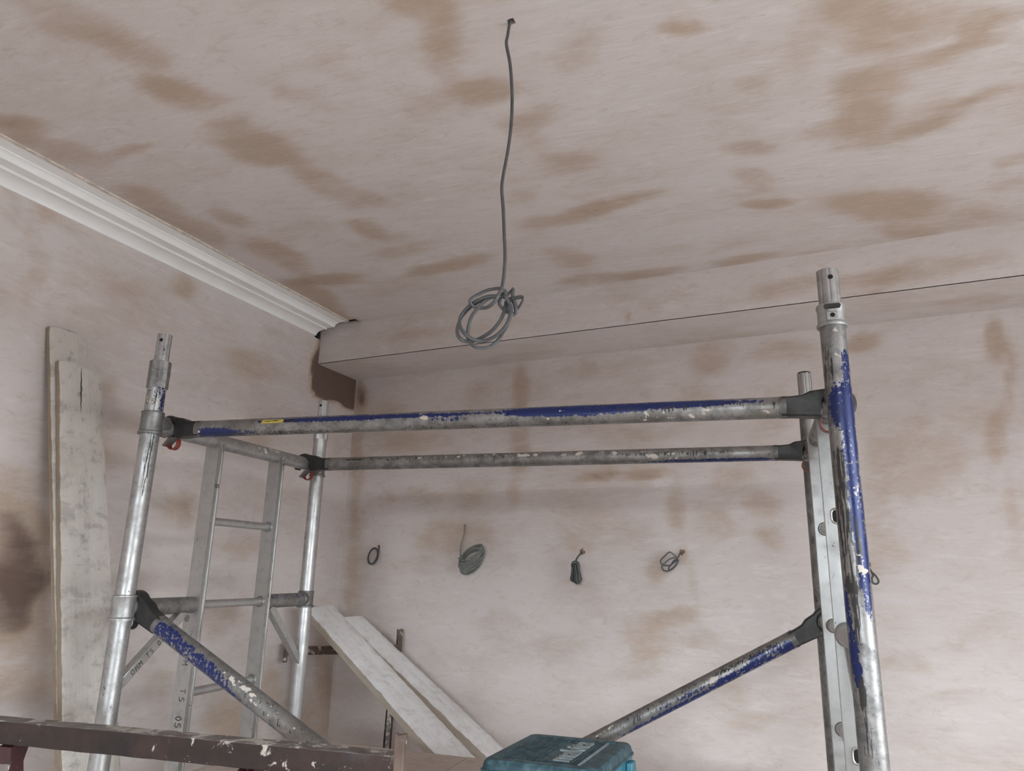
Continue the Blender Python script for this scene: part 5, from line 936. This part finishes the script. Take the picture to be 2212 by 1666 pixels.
lid = ring_loft('lid', [(.004, 1.191, .018), (.000, 1.193, .020), (.000, 1.198, .020), (.003, 1.200, .020), (.004, 1.207, .020), (.006, 1.214, .020), (.011, 1.2195, .020), (.026, ZT, .020), (.0335, ZT, .012), (.036, ZT - .0035, .010)], 'teal_lid', root)
tag(lid, 'dusty teal ribbed lid with shade painted into its colour')
V = []; F = []
x0, x1, y0, y1 = .040, LU - .040, .040, LW - .040
nr = 30
for i in range(nr):
    yy = y0 + (y1 - y0) * (i + .5) / nr
    segs = [(x0, x1)]
    if .120 < yy < .205: segs = [(x0, .058), (.272, x1)]
    if yy > .2235: segs = []
    for a0, a1 in segs:
        v, f_ = box_data(cp((a0 + a1) / 2, yy, ZT - .0028), u * ((a1 - a0) / 2), w * .0020, Z * .0024); b0 = len(V); V += v; F += [tuple(q + b0 for q in ff) for ff in f_]
mesh_obj('lid_ribs', V, F, 'teal_lid', lid, smooth=False, bevel=.0006)
v, f_ = box_data(cp(LU / 2, .228, ZT - .0022), u * (LU / 2 - .042), w * .0022, Z * .0030)
mesh_obj('panel_ridge', v, f_, 'letter', lid, bevel=.0008)
# raised lettering
tc = bpy.data.curves.new('t', 'FONT'); tc.body = 'makita'; tc.size = .098; tc.extrude = .0016; tc.bevel_depth = .0003; tc.offset = .0016; tc.shear = .12; tc.space_character = .96
to = bpy.data.objects.new('t', tc); COL.objects.link(to)
dg = bpy.context.evaluated_depsgraph_get(); me = bpy.data.meshes.new_from_object(to.evaluated_get(dg))
xs = [v.co.x for v in me.vertices]; sx = .215 / (max(xs) - min(xs)); x00 = min(xs)
V = [cp(.058 + (v.co.x - x00) * sx, .196 - v.co.y * .80, ZT - .0012 + v.co.z) for v in me.vertices]
F = [tuple(p.vertices) for p in me.polygons]
bpy.data.objects.remove(to); bpy.data.curves.remove(tc); bpy.data.meshes.remove(me)
mesh_obj('raised_lettering', V, F, 'letter', lid, smooth=False)
# latches and handle
for yy in (.075, .215):
    o = box('latch', cp(-.004, yy, 1.168), u * .006, w * .020, Z * .024, 'teal', root, bevel=.003)
V, F = prism_data([(-.018, .030), (.018, .030), (.021, .0), (.010, -.022), (-.010, -.022), (-.021, .0)], lambda a, b, q: cp(.262 + a, LW + .006 + q, 1.158 + b), .008)
mesh_obj('latch', V, F, 'teal', root, bevel=.003)
for aa in (.05, .11, .17, .23):
    v, f_ = box_data(cp(aa, LW - .001, 1.135), u * .004, w * .004, Z * .022); mesh_obj('side_rib', v, f_, 'teal', root, bevel=.0012)
V, F = sweep_data([cp(-.002, .09, 1.145), cp(-.028, .092, 1.145), cp(-.034, .11, 1.145), cp(-.034, .18, 1.145), cp(-.028, .198, 1.145), cp(-.002, .20, 1.145)], .008, .006, seg=12)
mesh_obj('handle', V, F, 'teal', root)

# ================================================================== CABLES
def cable(name, label, cat, paths, w, h, mat, origin, group=None, n=5, seg=8, ref=(0, 1, 0)):
    V, F = join(*[sweep_data(p, w, h, seg=seg, n=n, ref=ref) for p in paths])
    return tag(mesh_obj(name, V, F, mat, None, origin=origin, sharp=80), label, cat, group)
paths = [[tuple(p) for p in CABLE_DROP]] + COIL
cable('ceiling_cable', 'grey lighting cable hanging from the ceiling hole with a coiled looped end', 'cable', paths, .0038, .0021, 'cable', CABLE_DROP[0], n=7, seg=10)
WB = 'cable tails on the back wall'
G = dict(
    ring=('small black tight ring of cable on the back wall, left of the big coil', 'cable_dark', .0040, .0026),
    coil=('large grey-green coil of cable on the back wall with a loose end sticking up', 'cable_green', .0036, .0024),
    hank=('cable folded into a hanging bundle on the back wall, near its middle', 'cable_dark', .0036, .0024),
    loops=('open loops of cable poking from the back wall, right of the hanging bundle', 'cable', .0036, .0024),
    small=('little cable loop on the back wall just right of the blue-painted scaffold upright', 'cable_dark', .0036, .0026))
for k, (lab, mt, a, b) in G.items():
    cable('wall_cable', lab, 'cable', WIRES[k], a, b, mt, WIRES[k][0][0], WB)
# chipped plaster round the cable holes
for i, (x, y, z) in enumerate(HOLES):
    if i == 1: continue
    rnd = random.Random(i + 20); m = 14; ctr = Vector((x, y, z)); V = [ctr + NB * .0012]; F = []
    for j in range(m):
        a = 2 * math.pi * j / m; r_ = rnd.uniform(.008, .015) * (.6 if i == 0 else 1)
        V.append(ctr + NB * .0008 + B * (r_ * math.cos(a)) + Z * (r_ * math.sin(a) * 1.2))
    for j in range(m): F.append((0, 1 + j, 1 + (j + 1) % m))
    tag(mesh_obj('trim_%d' % (5 + i), V, F, 'hole_edge', smooth=False), kind='structure')
